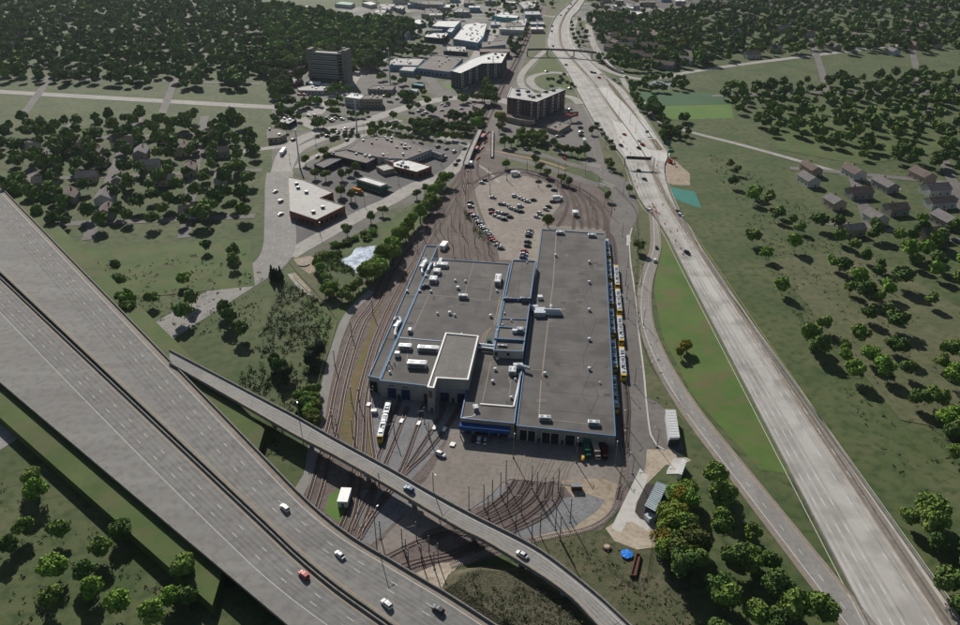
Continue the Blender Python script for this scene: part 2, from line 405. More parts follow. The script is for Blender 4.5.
patch('grass_verge', W('A2','240,350 270,335 340,330 390,345 430,400 330,390 260,375'), grass, smooth=True)
patch('grass_verge', W('A2','385,410 440,405 490,500 430,470 385,460'), drygrass)
patch('grass_verge', W('A2','400,90 430,80 430,150 450,200 440,240 410,200'), scrub)
patch('lawn', W('K5','850,190 938,190 938,240 860,240'), grass)
patch('grass_verge', W('B2','515,40 560,60 640,165 650,225 600,220 545,205 525,130'), drygrass)
patch('grass_verge', W('B2','60,175 110,170 300,215 500,285 540,310 610,380 590,400 560,330 480,310 360,295 200,255 120,240 70,230 0,280 0,180'), drygrass)
patch('grass_verge', W('B2','600,310 660,300 700,330 770,450 765,625 690,625 665,540 690,460 680,420'), drygrass)
patch('lawn', W('K7','440,160 925,170 960,440 840,445 700,435 640,400 520,320'), grass)
patch('sports_field', W('K7','470,185 925,200 1230,212 1290,300 925,310 660,320 545,312'), turf)
patch('sports_field', W('K7','668,325 925,316 1300,306 1330,430 925,440 790,440 700,430'), brightgrass)
patch('tennis_court', W('K7','545,135 620,95 770,110 745,168 600,160'), mat('grey court', (.17,.20,.21), (.22,.25,.26), .05))
patch('grass_slope', PX('656,215 659,250 654,290 662,335 676,362 692,395 760,470 830,480 760,380 715,300 678,250'), mat('lush grass', (.055,.105,.020), (.085,.135,.030), .04, c3=(.115,.10,.045), scale3=.07, amt3=.8, bump=.2))
patch('grass_slope', PX('636,232 652,262 644,285 639,310 643,335 655,362 672,390 690,420 700,440 670,420 648,402 640,360 633,310 628,262'), drygrass)
patch('grass_bank', W('PX','292,255 330,262 370,235 440,196 455,178 462,165 466,165 452,196 425,220 398,256 372,285 350,322 336,352 318,335 300,300'), grass)
patch('pond_bank', W('C1','120,100 200,60 330,80 430,30 480,40 440,150 420,210 340,280 270,310 200,260 130,150'), drygrass)
patch('pond_bank', W('C1','215,70 330,60 430,10 480,10 440,110 410,200 340,250 290,240 240,150'), scrub)
patch('bare_ground', W('C1','105,85 180,70 200,85 200,140 175,150 130,120'), dirt)
patch('field_path', W('C1','90,150 110,145 185,225 175,235'), dirt)
patch('construction_dirt', W('B2','775,190 870,180 938,240 938,292 860,290 800,260 780,220'), dirt)
patch('lined_basin', W('B2','850,300 960,320 990,395 900,365 865,345'), tealwater)
patch('pond', W('C1','320,90 332,82 348,76 360,68 370,56 376,42 388,34 404,31 420,34 436,30 454,26 470,25 478,36 478,52 470,68 456,86 440,102 424,116 412,130 404,144 394,152 382,146 376,134 368,124 356,117 342,112 328,102'), water)
# rail yard and its paving
patch('railway_ballast', PX('463,158 447,195 416,232 396,258 372,286 350,322 336,360 322,415 303,478 285,530 330,600 420,600 442,572 520,550 600,532 627,500 637,440 632,300 628,240 615,200 585,180 540,172 500,165 494,130 512,86 526,48 545,14 548,6 537,6 519,45 503,80 480,125'), ballast)
road('service_path', PX('372,291 359.5,302 348,315.5 339.5,334.5 332.8,356 328,377 323,400 320,419 314,445 309,475 300,490 292,505'), 4.6, mat('cinder path', (.18,.17,.158), (.225,.215,.20), .1))
road('weed_strip', PX('382,300 377,310 371.3,332 363.8,352 358,373 352.3,399 348.5,419 346,436'), [1.5,6], weeds)
patch('weed_strip', W('M2','600,30 640,10 620,180 640,360 550,300'), weeds)
patch('grass_patch', W('E1','262,50 320,10 350,60 335,170 300,165 245,120'), brightgrass)
patch('gravel_apron', W('D1','436,150 445,330 470,470 560,560 620,545 690,470 800,340 862,312 862,100 450,60'), gravel)
patch('gravel_yard', W('F4','80,0 60,200 90,400 160,430 340,260 520,130 330,0'), gravel)
patch('weed_strip', W('D1','435,250 455,260 450,380 470,470 455,470 435,400'), weeds)
patch('railway_ballast', W('F5','-60,330 100,262 230,190 330,90 370,10 600,0 860,10 850,90 760,230 620,340 470,420 380,450 300,520 0,560'), ballast)
patch('depot_apron', PX('449,432 462,430 470,425 610,435 634,440 642,462 636,478 622,486 600,478 560,481 540,483 520,480 507,484 499,490 480,503 468,511 440,493 425,482 437,462 444,449'), apron)
patch('service_road', PX('398,500 425,482 470,511 452,523 428,530 398,552 386,560 376,548 396,525 415,505'), apron)
patch('gravel_yard', W('F5','370,90 300,140 80,240 60,220 300,70 340,30'), gravel)
patch('sandy_ground', PX('560,481 600,478 622,486 616,505 606,522 575,538 540,540 530,538 560,520 575,500'), dirt)
patch('gravel_yard', W('E2','330,70 480,40 560,70 520,120 420,190 200,240 140,220 260,150'), gravel)
patch('sandy_slope', W('E1','640,400 760,350 850,345 770,460 740,465'), sand)
patch('scrub_slope', W('E2','0,380 200,390 400,520 500,625 540,700 -200,700 -180,480 -140,400'), mat('reeds ground', (.060,.060,.032), (.105,.095,.058), .12, c3=(.04,.042,.02), scale3=.6, amt3=.8, bump=.5))
patch('rough_meadow', W('E2','225,262 340,232 480,206 560,200 600,250 700,292 790,285 830,300 935,420 960,700 640,640 520,500 380,380 290,320'), mat('rough meadow', (.060,.068,.030), (.105,.095,.056), .1, c3=(.040,.058,.020), scale3=.35, amt3=.9, bump=.2))
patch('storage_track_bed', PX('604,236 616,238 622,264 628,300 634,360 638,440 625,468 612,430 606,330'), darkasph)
patch('car_park', W('F6','100,300 130,215 230,118 330,92 430,78 560,88 700,135 800,188 830,250 815,320 770,380 690,470 676,500 668,660 662,760 350,740 330,660 260,590 200,500 110,390 85,330'), lotasphalt)
patch('depot_apron', W('F6','660,480 760,470 938,480 1150,500 1180,560 938,520 700,505'), apron)
patch('access_road', PX('608,168 618,176 630,190 638,206 638,218 632,228 629,240 630,262 634,290 638,330 643,370 647,405 652,436 655,450 649,466 634,482 622,484 628,470 632,452 630,400 627,345 623,300 618,262 613,240 609,226 614,208 610,190 602,180'), asphalt)
patch('parking_pad', PX('646,398 656,402 668,412 684,450 668,452 656,448 650,436'), asphalt)
patch('bare_ground', W('D2','745,400 860,400 945,450 900,470 830,470 740,560 760,625 720,700 680,700 640,640 740,480'), sand)
patch('bare_ground', W('E2','560,195 700,110 790,180 780,280 700,290 600,250'), sand, smooth=True)
patch('concrete_path', PX('640,468.5 648,476.5 645.5,485 636,503 634.5,514 651,525.5 648,531 632,522 626.5,523 621,533 611,528.5 625.5,498.5 634,481'), brightconc)
patch('dark_strip', PX('651,484 658,484 650,505 644,520 650,523 640,519 634.8,512 637,503 646,484'), darkm if False else mat('dark brown strip', (.03,.027,.025), (.05,.045,.04), .5))  # very dark brown strip laid beside the ribbed shed
# town lots
lot = asphalt
patch('parking_lot', W('B1','180,205 260,160 420,75 720,110 870,130 830,195 640,280 400,420 340,400 290,310 130,245'), darkasph)
patch('parking_lot', W('B1','95,455 215,510 190,560 105,545'), darkasph)
patch('parking_lot', W('A1','85,425 250,415 250,460 110,468'), lot)
patch('parking_lot', W('A1','490,420 600,380 610,470 520,475'), lot)
patch('parking_lot', W('A1','640,505 760,470 940,440 940,500 860,560 760,545'), mat('rose lot', (.13,.11,.105), (.17,.15,.14), .05))
patch('parking_lot', W('A2','80,560 160,500 380,470 460,500 480,650 360,700 260,600 180,620'), lot)
patch('parking_lot', W('A2','-20,380 100,560 60,625 -20,560'), lot)
patch('parking_lot', W('K6','0,110 200,60 730,95 760,150 540,175 200,150 60,160'), lotasphalt)
# ------------------------------------------------------------------ roads
wl, yl = whiteline, tanline
avn = mat('avenue asphalt', (.20,.193,.182), (.25,.242,.228), .05, c3=(.15,.145,.135), scale3=.3, amt3=.5)
L = road('street', extend(PX('250,106 285,108 318,113'), 900), 14, conc)
L = road('street', PX('315,114 335,98 346,88 356,75 377,62 404,39 424,22 456,4 470,-6'), [14,26], conc)
road('boulevard', PX('276,182 279,168 285,153 296,142 312,134.5 335,128 366,121 395,111 427,102 456,98 490,99 520,104'), [11,18], conc, lines=[(0,(3,9),wl)])
road('boulevard', PX('283,190 287,168 296,152 312,143 335,135 355,130 378,126 400,120'), 10, conc)
road('street', PX('298,168 304,162 321,154 344,145 356,138 372,133'), 7, conc)
road('street', PX('240,152 262,149 285,146'), 9, conc)
road('street', PX('444,97 437,88 428,78 420,70 410,60'), 11, asphalt)
road('street', PX('300,118 312,126 328,131'), 12, conc)
road('street', PX('372,127 400,128 436,136 470,146 478,150'), 9, conc)
road('side_street', PX('470,149 466,157 455,168 440,178 415,186 392,200 370,210 337,228 303,247 288,256'), 13, conc, lines=[(0,(3,9),wl)])
L = road('avenue', extend(PX('280,172 279,185 279.5,200 280,225 280,242 276,256 266,267 250,277'), 0, 480), 21, avn, lines=[(2,0,yl),(6,(3,9),wl),(-4,(3,9),wl)])
road('street', PX('480,146 520,152 545,156 570,164 592,170'), 8, asphalt)
road('street', PX('485,152 520,160 560,172 590,183 605,186'), 9, asphalt)
road('brick_median', PX('486,149 520,156.5 545,162 566,169'), 3.2, mat('red median', (.25,.15,.10), (.3,.2,.14), .3))
road('street', PX('585,160 600,172 618,180 640,188'), 12, asphalt)
road('street', PX('566,104 576,106 586,114 590,131 594,150 598,166 608,178'), 13, asphalt, lines=[(0,(3,9),wl)])
for k in range(2):
    a, b = [((588.5,164),(601,166.5)), ((600,182),(614,187))][k]
    A = [Vector(G(a)), Vector(G(b))]
    for s in (-2, 2): stripe(A, s, None, wl, .9 if False else ZL[0]+.01, .5)
road('ramp', PX('546,50 533,61 522,74 521,84 528,91 537,95'), 8, conc)
road('ramp', PX('575,76 560,73 547,73 534,76 530,81 536,88 548,92 560,95 573,98 580,104'), 9, conc)
road('ramp', PX('575,20 572,30 577,45 590,60 612,72 640,79 665,77 690,72 760,62 900,45'), 10, conc)
road('street', PX('622,78 628,88 645,105 655,118 668,125 690,132 760,150 900,190'), 6, conc)
road('street', PX('470,15 520,14 548,16 580,19 600,20 690,24'), 8, conc)
road('street', PX('588,24 592,40 598,52 606,60'), 9, conc)
for k, (a, b) in enumerate((((0,12),(60,11)), ((396,9),(410,12)), ((474,60),(520,4)))):
    road('street', PX('%d,%d %d,%d' % (a+b)), 9, conc)
road('street', PX('462,90 470,70 478,52 492,30 500,10 505,-4'), 12, conc)
road('footpath', PX('478,165 486,170 492,175 499,183'), 2.5, conc)
road('footpath', W('C1','600,0 0,0') if False else PX('289,274 296,283 305,292 311,296'), 2.2, conc)
# the wide freeway that runs out of the top of the photograph
left = PX('575,-6 571.6,1 563,9 554.8,18 549.5,30 547,40 548,47 554,54 568.4,74 576.3,89.5 598.6,130 612,146 623.3,158 636.7,194 648,212 655,218 668,238 679,260 705,310')
right = PX('589,-6 585,0 578,11 571,19 570,34 576,48 585,57 606,76 622,88 634,103.6 647.7,122.6 659,140 668,154 664,167 667,185 677,209.5 690,232 706,262 740,310')
def freeway(name, left, right, m, z, m0, m1, n=60):
    A = resample_n(cat_spline(extend(left, m0, m1), 5), n); B = resample_n(cat_spline(extend(right, m0, m1), 5), n); mb = MB()
    for i in range(n-1): mb.face([(A[i].x,A[i].y,z),(A[i+1].x,A[i+1].y,z),(B[i+1].x,B[i+1].y,z),(B[i].x,B[i].y,z)])
    tag(mb.build(name, m), kind='structure'); return A, B
def resample_n(L, n):
    tot = sum((b-a).length for a, b in zip(L[:-1], L[1:])); out = []; acc = 0; k = 0
    S = [0]
    for a, b in zip(L[:-1], L[1:]): S.append(S[-1]+(b-a).length)
    j = 0
    for i in range(n):
        s = tot*i/(n-1)
        while j < len(S)-2 and S[j+1] < s: j += 1
        t = (s-S[j])/max(1e-6, S[j+1]-S[j]); out.append(L[j].lerp(L[j+1], min(1, t)))
    return out
fz = nextz()
FA, FB = freeway('freeway', left, right, mat('aged freeway concrete', (.33,.315,.295), (.42,.405,.38), .03, c3=(.22,.21,.19), scale3=.08, amt3=.6, stretch=(.35,2.2,.3)), fz, 500, 300, 110)
mid = cat_spline(extend(PX('582,-6 577,1 566,14 560.5,26 560,36 562.5,47 574,61 592,81 613,110 630,133 646,158 662,190 678,217 700,250'), 500, 300), 5)
mid2 = cat_spline(PX('601,74 613,88 624,102.5 638.7,120.5 652,138 660,150'), 5)
mid3 = cat_spline(PX('582,86 596,105 610,126 622,146 634,168'), 5)
z = nextz()
nextz()
tag(ribbon_mb(mid, -2.2, 2.2, z).build('median_strip', shoulder), kind='structure')
tag(ribbon_mb(mid2, -2.6, 2.6, z+.001).build('median_strip', weeds), kind='structure')
tag(ribbon_mb(mid3, -3.2, 3.2, z-.002).build('closed_lane', mat('worn lane', (.17,.165,.16), (.23,.22,.21), .1)), kind='structure')
br = W('K7', '100,160 200,158 330,280 520,470 640,620 420,600 260,370')
patch('new_concrete_pavement', br, mat('fresh paving', (.47,.46,.44), (.49,.48,.46), .05, c3=(.36,.345,.32), scale3=.2, amt3=.5))
patch('bridge_deck_paving', W('A2','470,340 560,335 575,380 500,385'), conc)
patch('new_concrete_pavement', W('B2','590,0 650,20 745,130 850,150 830,185 650,170'), mat('fresh paving', (1,1,1)))
def jersey(L, label, group=None, h=.85, w=.5, z=.3, m=None, name='concrete_barrier'):
    o = wall_mb(MB(), L, w, 0, h+z).build(name, m or barrier); return tag(o, label, 'barrier', group)
jersey(mid, 'long concrete barrier down the middle of the wide pale freeway')
jersey(mid2, 'concrete barrier between the pale new lanes and the exit ramp of the wide freeway')
jersey(offset(FA, 0), 'concrete barrier along the left edge of the wide pale freeway')
jersey(offset(FB, 0), 'concrete barrier along the right edge of the wide pale freeway')
zz = nextz()+.004; nextz()
for L_, offs in ((FA, (-1.0,)), (FB, (1.0,))):
    for o in offs: stripe(L_, o*1.6, None, wl, zz, .25)
for o in (-3.6, 3.6): stripe(mid, o, None, tanline, zz, .25)
for f in (.13,.25,.37,.63,.76,.88): stripe([a.lerp(b, f) for a, b in zip(FA, FB)][:], 0, (4,10), wl, zz, .25)
# slip ramp from that freeway past the depot
RL = road('ramp', extend(PX('652,206 654.5,225 655.5,246 651,264 646,281 644,300 645.5,322 653,345 666,372 682,398 700,424 740,475'), 0, 400), [6,17], mat('ramp asphalt', (.19,.18,.17), (.25,.238,.222), .05, c3=(.14,.135,.13), scale3=.5, amt3=.4, stretch=(.2,3,.5)), step=4)
RL = cat_spline(extend(PX('652,206 654.5,225 655.5,246 651,264 646,281 644,300 645.5,322 653,345 666,372 682,398 700,424 740,475'), 0, 400), 4)
n_ = len(RL); zz = nextz()
def taper(L, k, w0, w1): return [p+n*(k*(w0+(w1-w0)*i/(len(L)-1))/2) for i, (p, n) in enumerate(zip(L, normals(L)))]
le = taper(RL, 1, 6, 17); re_ = taper(RL, -1, 6, 17)
tag(ribbon_mb(le, 0, -1.0, zz).build('shoulder', shoulder), kind='structure')
tag(ribbon_mb(re_, 0, 2.2, zz).build('shoulder', shoulder), kind='structure')
stripe(le, -1.6, None, tanline, zz+.002, .25); stripe(re_, 2.6, None, wl, zz+.002, .25)
stripe(RL[int(n_*.22):], 0, (3,9), wl, zz+.002)
jersey(le[4:40], 'low concrete kerb wall along the grassy left side of the curving ramp', h=.1, w=.4)
# kerbs of the access road
kb = cat_spline(PX('632,228 629.5,240 630.5,262 634.5,290 638.5,330 643.5,370 646,398'), 4)
tag(wall_mb(MB(), kb, .8, 0, .3).build('kerb', brightconc), kind='structure')
kb = cat_spline(PX('646,398 648,418 651,436 657,446 664,450'), 4); tag(wall_mb(MB(), kb, .7, 0, .3).build('kerb', brightconc), kind='structure')
patch('concrete_pad', W('H1','505,90 525,88 545,140 530,175 505,190'), brightconc)
# ------------------------------------------------------------------ elevated carriageways in the foreground
def deck(name, label, lp, rp, z, m0, m1, m, thick=1.5, parh=.95, parw=.45, group=None, n=90, par=(1,1)):
    A = resample_n(cat_spline(extend([G(p, z) for p in lp], m0, m1), 4), n); B = resample_n(cat_spline(extend([G(p, z) for p in rp], m0, m1), 4), n)
    c = (A[n//2]+B[n//2])/2
    t = thing(name, label, 'bridge', (c.x, c.y, 0), 0, group)
    mb = MB(); g = MB()
    for i in range(n-1):
        a0, a1, b0, b1 = A[i], A[i+1], B[i], B[i+1]
        mb.face([(a0.x,a0.y,z),(a1.x,a1.y,z),(b1.x,b1.y,z),(b0.x,b0.y,z)])
        g.face([(a0.x,a0.y,z-.3),(a1.x,a1.y,z-.3),(b1.x,b1.y,z-.3),(b0.x,b0.y,z-.3)])
        for p, q in ((a0,a1),(b0,b1)): g.face([(p.x,p.y,z-.3),(q.x,q.y,z-.3),(q.x,q.y,z),(p.x,p.y,z)])
        for f in (.08, .36, .64, .92):
            p = a0.lerp(b0, f); q = a1.lerp(b1, f); u = (b0-a0).normalized()*.3
            g.face([(p.x-u.x,p.y-u.y,z-thick),(q.x-u.x,q.y-u.y,z-thick),(q.x+u.x,q.y+u.y,z-thick),(p.x+u.x,p.y+u.y,z-thick)])
            for s in (-1,1): g.face([(p.x+s*u.x,p.y+s*u.y,z-thick),(q.x+s*u.x,q.y+s*u.y,z-thick),(q.x+s*u.x,q.y+s*u.y,z-.3),(p.x+s*u.x,p.y+s*u.y,z-.3)])
    mb.build('road_deck', m, t); g.build('girders', wallg, t)
    for L_, k, on in ((A, 1, par[0]), (B, -1, par[1])):
        if not on: continue
        Lc = offset(L_, 0)
        o = wall_mb(MB(), Lc, parw, z-.35, parh+.35).build('parapet', barrier, t)
    return t, A, B
FZ = 7.0
ftop = I('M2','0,35 200,140 480,300')+I('PX','392,470.4')+I('F4','590,0 938,190')+I('F5','500,480 720,620')+I('E2','520,490 665,625')
fbot = I('M2','0,175 200,290 480,435 800,615')+I('F4','340,0 700,215 938,350')+I('E2','0,240 230,380 400,500 520,625')
fly, FLA, FLB = deck('flyover_bridge', 'long curved grey concrete flyover carrying one road across the rail yard', ftop, fbot, FZ, 75, 120, deckconc)
def lines_between(A, B, z, specs, s0=0, s1=None):
    for f, off, dash, m, w in specs:
        L = [a.lerp(b, f)+(b-a).normalized()*off for a, b in zip(A, B)][s0:s1]
        stripe(L, 0, dash, m, z, w)
lines_between(FLA, FLB, FZ+.02, [(0,1.6,None,wl,.2),(1,-1.3,None,tanline,.25)])
# joints across the flyover
for i in range(6, 90, 9):
    a, b = FLA[i], FLB[i]; d = (FLA[i+1]-a).normalized()*.12
    MB().face([(a.x,a.y,FZ+.015),(a.x+d.x,a.y+d.y,FZ+.015),(b.x+d.x,b.y+d.y,FZ+.015),(b.x,b.y,FZ+.015)]).build('expansion_joint', tar, fly)
def pier(t, p, ang, z, w=6.5):
    g = MB().box((p[0],p[1],z-3.0), (w,1.4,1.5), ang).box((p[0],p[1],z-4.2), (w*.55,1.2,1.2), ang, 0)
    g.tube((p[0],p[1],0), (p[0],p[1],z-3.0), .95, n=14); return g.build('pier', wallg, t)
for q in ('308,449.5','353,484','402,508','461,545','501,573','552,612'):
    p = G(tuple(float(a) for a in q.split(',')), 3); i = min(range(90), key=lambda k: (FLB[k]-Vector(p)).length); c = (FLA[i]+FLB[i])/2; d = FLA[i]-FLB[i]
    pier(fly, (c.x, c.y), math.atan2(d.y, d.x), FZ+.2 if False else FZ)
HZ = 6.6
up1 = I('PX','272.2,466.3 296.9,491.7 323.7,516.3 355,539.8 390.9,561 413,574.5 449,595.8 480,616')
lo1 = I('PX','272,529 299,554.5 337,586 386.4,621')
up2 = I('PX','272,534.5 299,560 337,591.5 384,625')
lo2 = I('PX','272.2,612.6 285.7,624')
fw1, U1, L1 = deck('freeway_bridge', 'wide grey freeway carriageway with white cars crossing above the tracks in the foreground', up1, lo1, HZ, 600, 130, fwconc, n=100)
fw2, U2, L2 = deck('freeway_bridge', 'wide grey freeway carriageway carrying the red car along the photo bottom', up2, lo2, HZ, 600, 150, fwconc, n=100)
tag(ribbon_mb(U1, 0.3 if False else -.25, -2.8, HZ+.01).build('shoulder', shoulder), kind='structure')
lines_between(U1, L1, HZ+.02, [(0,3.1,None,wl,.22),(1,-1.6,None,tanline,.3)])
lines_between(U1, L1, HZ+.02, [(0,7.6,(3,12),wl,.2),(0,11.4,(3,12),wl,.2),(0,15.2,(3,12),wl,.2)] if False else [(0,8.2,(3,12),wl,.2),(0,12.2,(3,12),wl,.2)])
lines_between(U2, L2, HZ+.02, [(0,1.5,None,tanline,.3),(0,6.3,(3,12),wl,.2),(0,10.2,(3,12),wl,.2),(0,14,None,wl,.2)])
k1 = max(i for i in range(100) if toimg(U1[i].x,U1[i].y,HZ)[0] < 252); k2 = max(i for i in range(100) if toimg(L2[i].x,L2[i].y,HZ)[0] < 240)
tag(MB().prism([tuple(p) for p in (U1[0]+Vector((9,9)), U1[k1]+Vector((6,8)), L2[k2]-Vector((6,8)), L2[0]-Vector((9,9)))], 0, HZ-1.7).build('embankment', grass), kind='structure')
# streets of the neighbourhoods beyond the photograph's frame
for s in ('-40,142 120,137 250,131','-60,182 120,176 262,170','-80,228 120,222 255,216','78,118 40,160 -10,240','140,116 118,160 88,240','205,116 196,160 184,238','-60,40 120,48 262,60','-60,75 120,80 262,84','90,-4 60,60 20,120','190,-4 180,60 160,120'): road('street', PX(s), 8, asphalt)
for s in ('712,96 840,92 1010,90','790,168 880,176 1010,190','820,222 900,232 1020,250','905,20 930,120 985,260','800,10 815,50 845,150 872,232','860,300 960,330 1040,360'): road('street', PX(s), 8, asphalt)
patch('park_lawn', PX('-60,250 120,246 250,240 255,286 120,300 -60,285'), grass); patch('park_lawn', PX('750,110 900,100 960,150 860,165 780,150'), grass); patch('park_lawn', PX('770,260 860,250 980,320 1000,440 900,420'), drygrass)
# kerb between apron and the curved tracks
for s in ('0,548 40,520 110,470 170,405 205,392','205,392 330,402 420,412 520,425'):
    q = [G((469+float(a.split(',')[0])/5.123, 403+float(a.split(',')[1])/5.123)) for a in s.split()]; tag(wall_mb(MB(), cat_spline(q, 3), .6 if s[0]=='0' else .35, 0, .22).build('kerb', shoulder if s[0]=='0' else darkasph), kind='structure')

# tyre-darkened wheel paths and slab joints on the foreground carriageways
def wearmat():
    m = bpy.data.materials.new('tyre worn concrete'); m.use_nodes = True; N = m.node_tree.nodes; L = m.node_tree.links; b = N['Principled BSDF']; b.inputs['Base Color'].default_value = (.10,.097,.09,1); b.inputs['Roughness'].default_value = .9
    g = N.new('ShaderNodeNewGeometry'); n = N.new('ShaderNodeTexNoise'); n.inputs['Scale'].default_value = .14; n.inputs['Detail'].default_value = 6; L.new(g.outputs['Position'], n.inputs['Vector'])
    r = N.new('ShaderNodeMapRange'); r.inputs[1].default_value = .3; r.inputs[2].default_value = .75; r.inputs[3].default_value = .03; r.inputs[4].default_value = .2; L.new(n.outputs['Fac'], r.inputs[0]); L.new(r.outputs[0], b.inputs['Alpha']); return m
wear = wearmat()
for A_, B_, lanes in ((U1,L1,(4.4,6.3,8.9,10.8,13.0,15.0,17.2)),(U2,L2,(2.6,4.7,7.2,9.2,11.1,13.0))):
    for o_ in lanes:
        L_ = [a.lerp(b,0)+(b-a).normalized()*o_ for a, b in zip(A_, B_)]; tag(ribbon_mb(L_, -.5, .5, HZ+.008).build('tyre_track', wear), kind='structure')
for A_, B_ in ((FLA,FLB),):
    for f in (.25,.42,.58,.75): tag(ribbon_mb([a.lerp(b,f) for a,b in zip(A_,B_)], -.4, .4, FZ+.008).build('tyre_track', wear), kind='structure')
for A_, B_, w_ in ((U1,L1,fw1),(U2,L2,fw2)):
    tot = sum((b-a).length for a,b in zip(A_[:-1],A_[1:])); n_ = int(tot/9); RA = resample_n(A_, n_); RB = resample_n(B_, n_)
    for a, b in zip(RA, RB):
        if toimg(a.x,a.y,HZ)[0] < -20: continue
        d = Vector((-(b-a).y,(b-a).x)).normalized()*.06; MB().face([(a.x,a.y,HZ+.014),(a.x+d.x,a.y+d.y,HZ+.014),(b.x+d.x,b.y+d.y,HZ+.014),(b.x,b.y,HZ+.014)]).build('slab_joint', shoulder if False else barrier, w_)
for f in (.09,.17,.21,.29,.33,.41,.67,.72,.80,.84):
    L_ = [a.lerp(b,f) for a,b in zip(FA,FB)]; tag(ribbon_mb(L_, -.5, .5, ZL[0]+.004).build('tyre_track', wear), kind='structure')
nextz(); nextz()

# raised bank of reeds between the flyover and the freeway
RB = W('E2','-178,476 -128,385 0,362 215,376 420,510 600,720 300,780 60,690 -100,560'); RT = inset(RB, 5); RBZ = 3.8; rb_ = MB()
for k in range(len(RB)): a, b = RB[k], RB[(k+1)%len(RB)]; c, d = RT[(k+1)%len(RB)], RT[k]; rb_.face([(a[0],a[1],.02),(b[0],b[1],.02),(c[0],c[1],RBZ),(d[0],d[1],RBZ)])
rb_.face([(p[0],p[1],RBZ) for p in RT]); tag(rb_.build('reed_bank', MATS['reeds ground']), kind='structure')
# ================================================================== DEPOT
def PZ(s, z): return [G(p, z) for p in I('PX', s)]
def line_on(t, pan, s, z, w, m, name='roof_seam'):
    L = [Vector(G(p, z)) for p in I(pan, s)]; return ribbon_mb(cat_spline(L, 50) if len(L) == 2 else L, -w/2, w/2, z+.03).build(name, m, t)
def door_on(t, a, b, f, w, h, m, name='door', z0=0, d=.12, frame=None):
    a = Vector(a[:2]); b = Vector(b[:2]); u = (b-a).normalized(); n = Vector((u.y, -u.x)); n = n if n.y < 0 else -n
    p = a.lerp(b, f)+n*d/2; o = MB().box((p.x,p.y,z0), (w, d, h), math.atan2(u.y,u.x)).build(name, m, t)
    if frame:
        fb = MB()
        for s in (-1, 1):
            q = p+u*s*(w/2+.12); fb.box((q.x,q.y,z0), (.24, d+.12, h+.24), math.atan2(u.y,u.x))
        fb.box((p.x,p.y,z0+h), (w, d+.12, .24), math.atan2(u.y,u.x)); fb.build('frame', frame, o)
    return o
# --- long storage shed
SR = PZ('541.6,229 604.9,233.5 615.7,436 516.5,425.5', 7.6)
shed = building('storage_shed', 'very long flat dark roofed shed with blue edge trim and track openings painted dark', 'depot shed', SR, 7.6, wallg, roofg, par=.45, parm=blue, parw=.42)
a, b = SR[3], SR[2]
for f, w in ((.075,3.3),(.155,3.3),(.305,3.4),(.395,3.4),(.55,4.0)): door_on(shed, a, b, f, w, 5.6, darkm, 'track_door', frame=wallw)  # flat near-black panels stand in for the shade inside the open bays
for f in (.235, .475): door_on(shed, a, b, f, 1.1, 2.2, blued, 'door', z0=0)
for f in (.645, .76, .83, .93): door_on(shed, a, b, f, 1.0 if f != .645 else 2.6, 2.4, blued, 'door')
door_on(shed, a, b, .72, 3.2, 5, green, 'track_door', frame=wallg)
n = 34; q0, q1 = Vector(SR[1]), Vector(SR[2])
for k in range(0, 20):
    p = q0.lerp(q1, (k+.5)/20); MB().box((p.x+.05, p.y, 2.5), (.2, 6, 2), math.pi/2+.0-0.0 if False else 0).build('window', blued, shed) if False else None
zr = 7.18
for i_, s in enumerate(('488,102','488,192','488,316','488,448','488,580','338,72','318,300','290,602')): vent(shed, W('C2', s, zr)[0], zr-.02, .95, 1.5)
vent(shed, W('D2','535,105',zr)[0], zr, .5, .9)
for s in ('290,258', '508,280'): unit(shed, W('D2', s, zr+1)[0], zr, 5, 2.2, 1.5, -.08)
for s in ('358,502', '500,514'): unit(shed, W('B2', s, zr+1)[0], zr, 5, 2.4, 1.5, -.08)
line_on(shed, 'C2', '340,-20 326,200 308,330 275,625', zr, .55, paleseam, 'roof_walkway'); line_on(shed, 'D2', '275,65 262,262', zr, .55, paleseam, 'roof_walkway')
line_on(shed, 'D2', '320,268 480,286', zr, .45, paleseam, 'roof_walkway'); line_on(shed, 'B2', '380,515 485,524', zr, .45, paleseam, 'roof_walkway')
line_on(shed, 'C2', '222,577 280,582', zr, .4, paleseam, 'roof_walkway'); line_on(shed, 'C2', '270,278 312,280', zr, .3, paleseam, 'roof_walkway')
for s in ('488,310 465,350 462,380 490,440', '490,310 520,355 505,400 490,440', '470,140 500,200 462,250 488,300','488,455 460,520 462,560 488,578','490,210 515,290'):
    line_on(shed, 'C2', s, zr, .16, tar)
for s in ('490,60 455,150 490,230', '492,95 530,155 495,235', '488,50 520,10'): line_on(shed, 'D2', s, zr, .16, tar)
d = MB(); P = W('C2', '232,310 262,320 285,318 360,320', zr+1.5)
d.tube((*P[0],zr+1.6), (*P[1],zr+1.6), 1.0, n=8); d.box((P[1][0]+.5,P[1][1],zr), (6,6,2.6)); d.tube((*P[2],zr+1.8),(*P[3],zr+1.8),1.3, n=10); d.box((P[3][0]-3,P[3][1],zr),(7,3,2.0)); d.box((P[1][0]-2,P[1][1]+5,zr),(4,2,2.4))
d.build('air_duct', ductm, shed); vent(shed, W('C2','318,296',zr+3)[0], zr+1.5, .8, 1.6)
d = MB(); p = W('C2','268,262',zr)[0]; d.box((*p,zr),(2.6,2.6,1.8)).build('rooftop_unit', whitem, shed)
# side canopy and brick pilasters along the east wall
for k in range(22):
    p = q0.lerp(q1, (k+.5)/22); MB().box((p.x+.18, p.y, 0), (.36, .8, 7.1)).build('pilaster', wallg, shed)
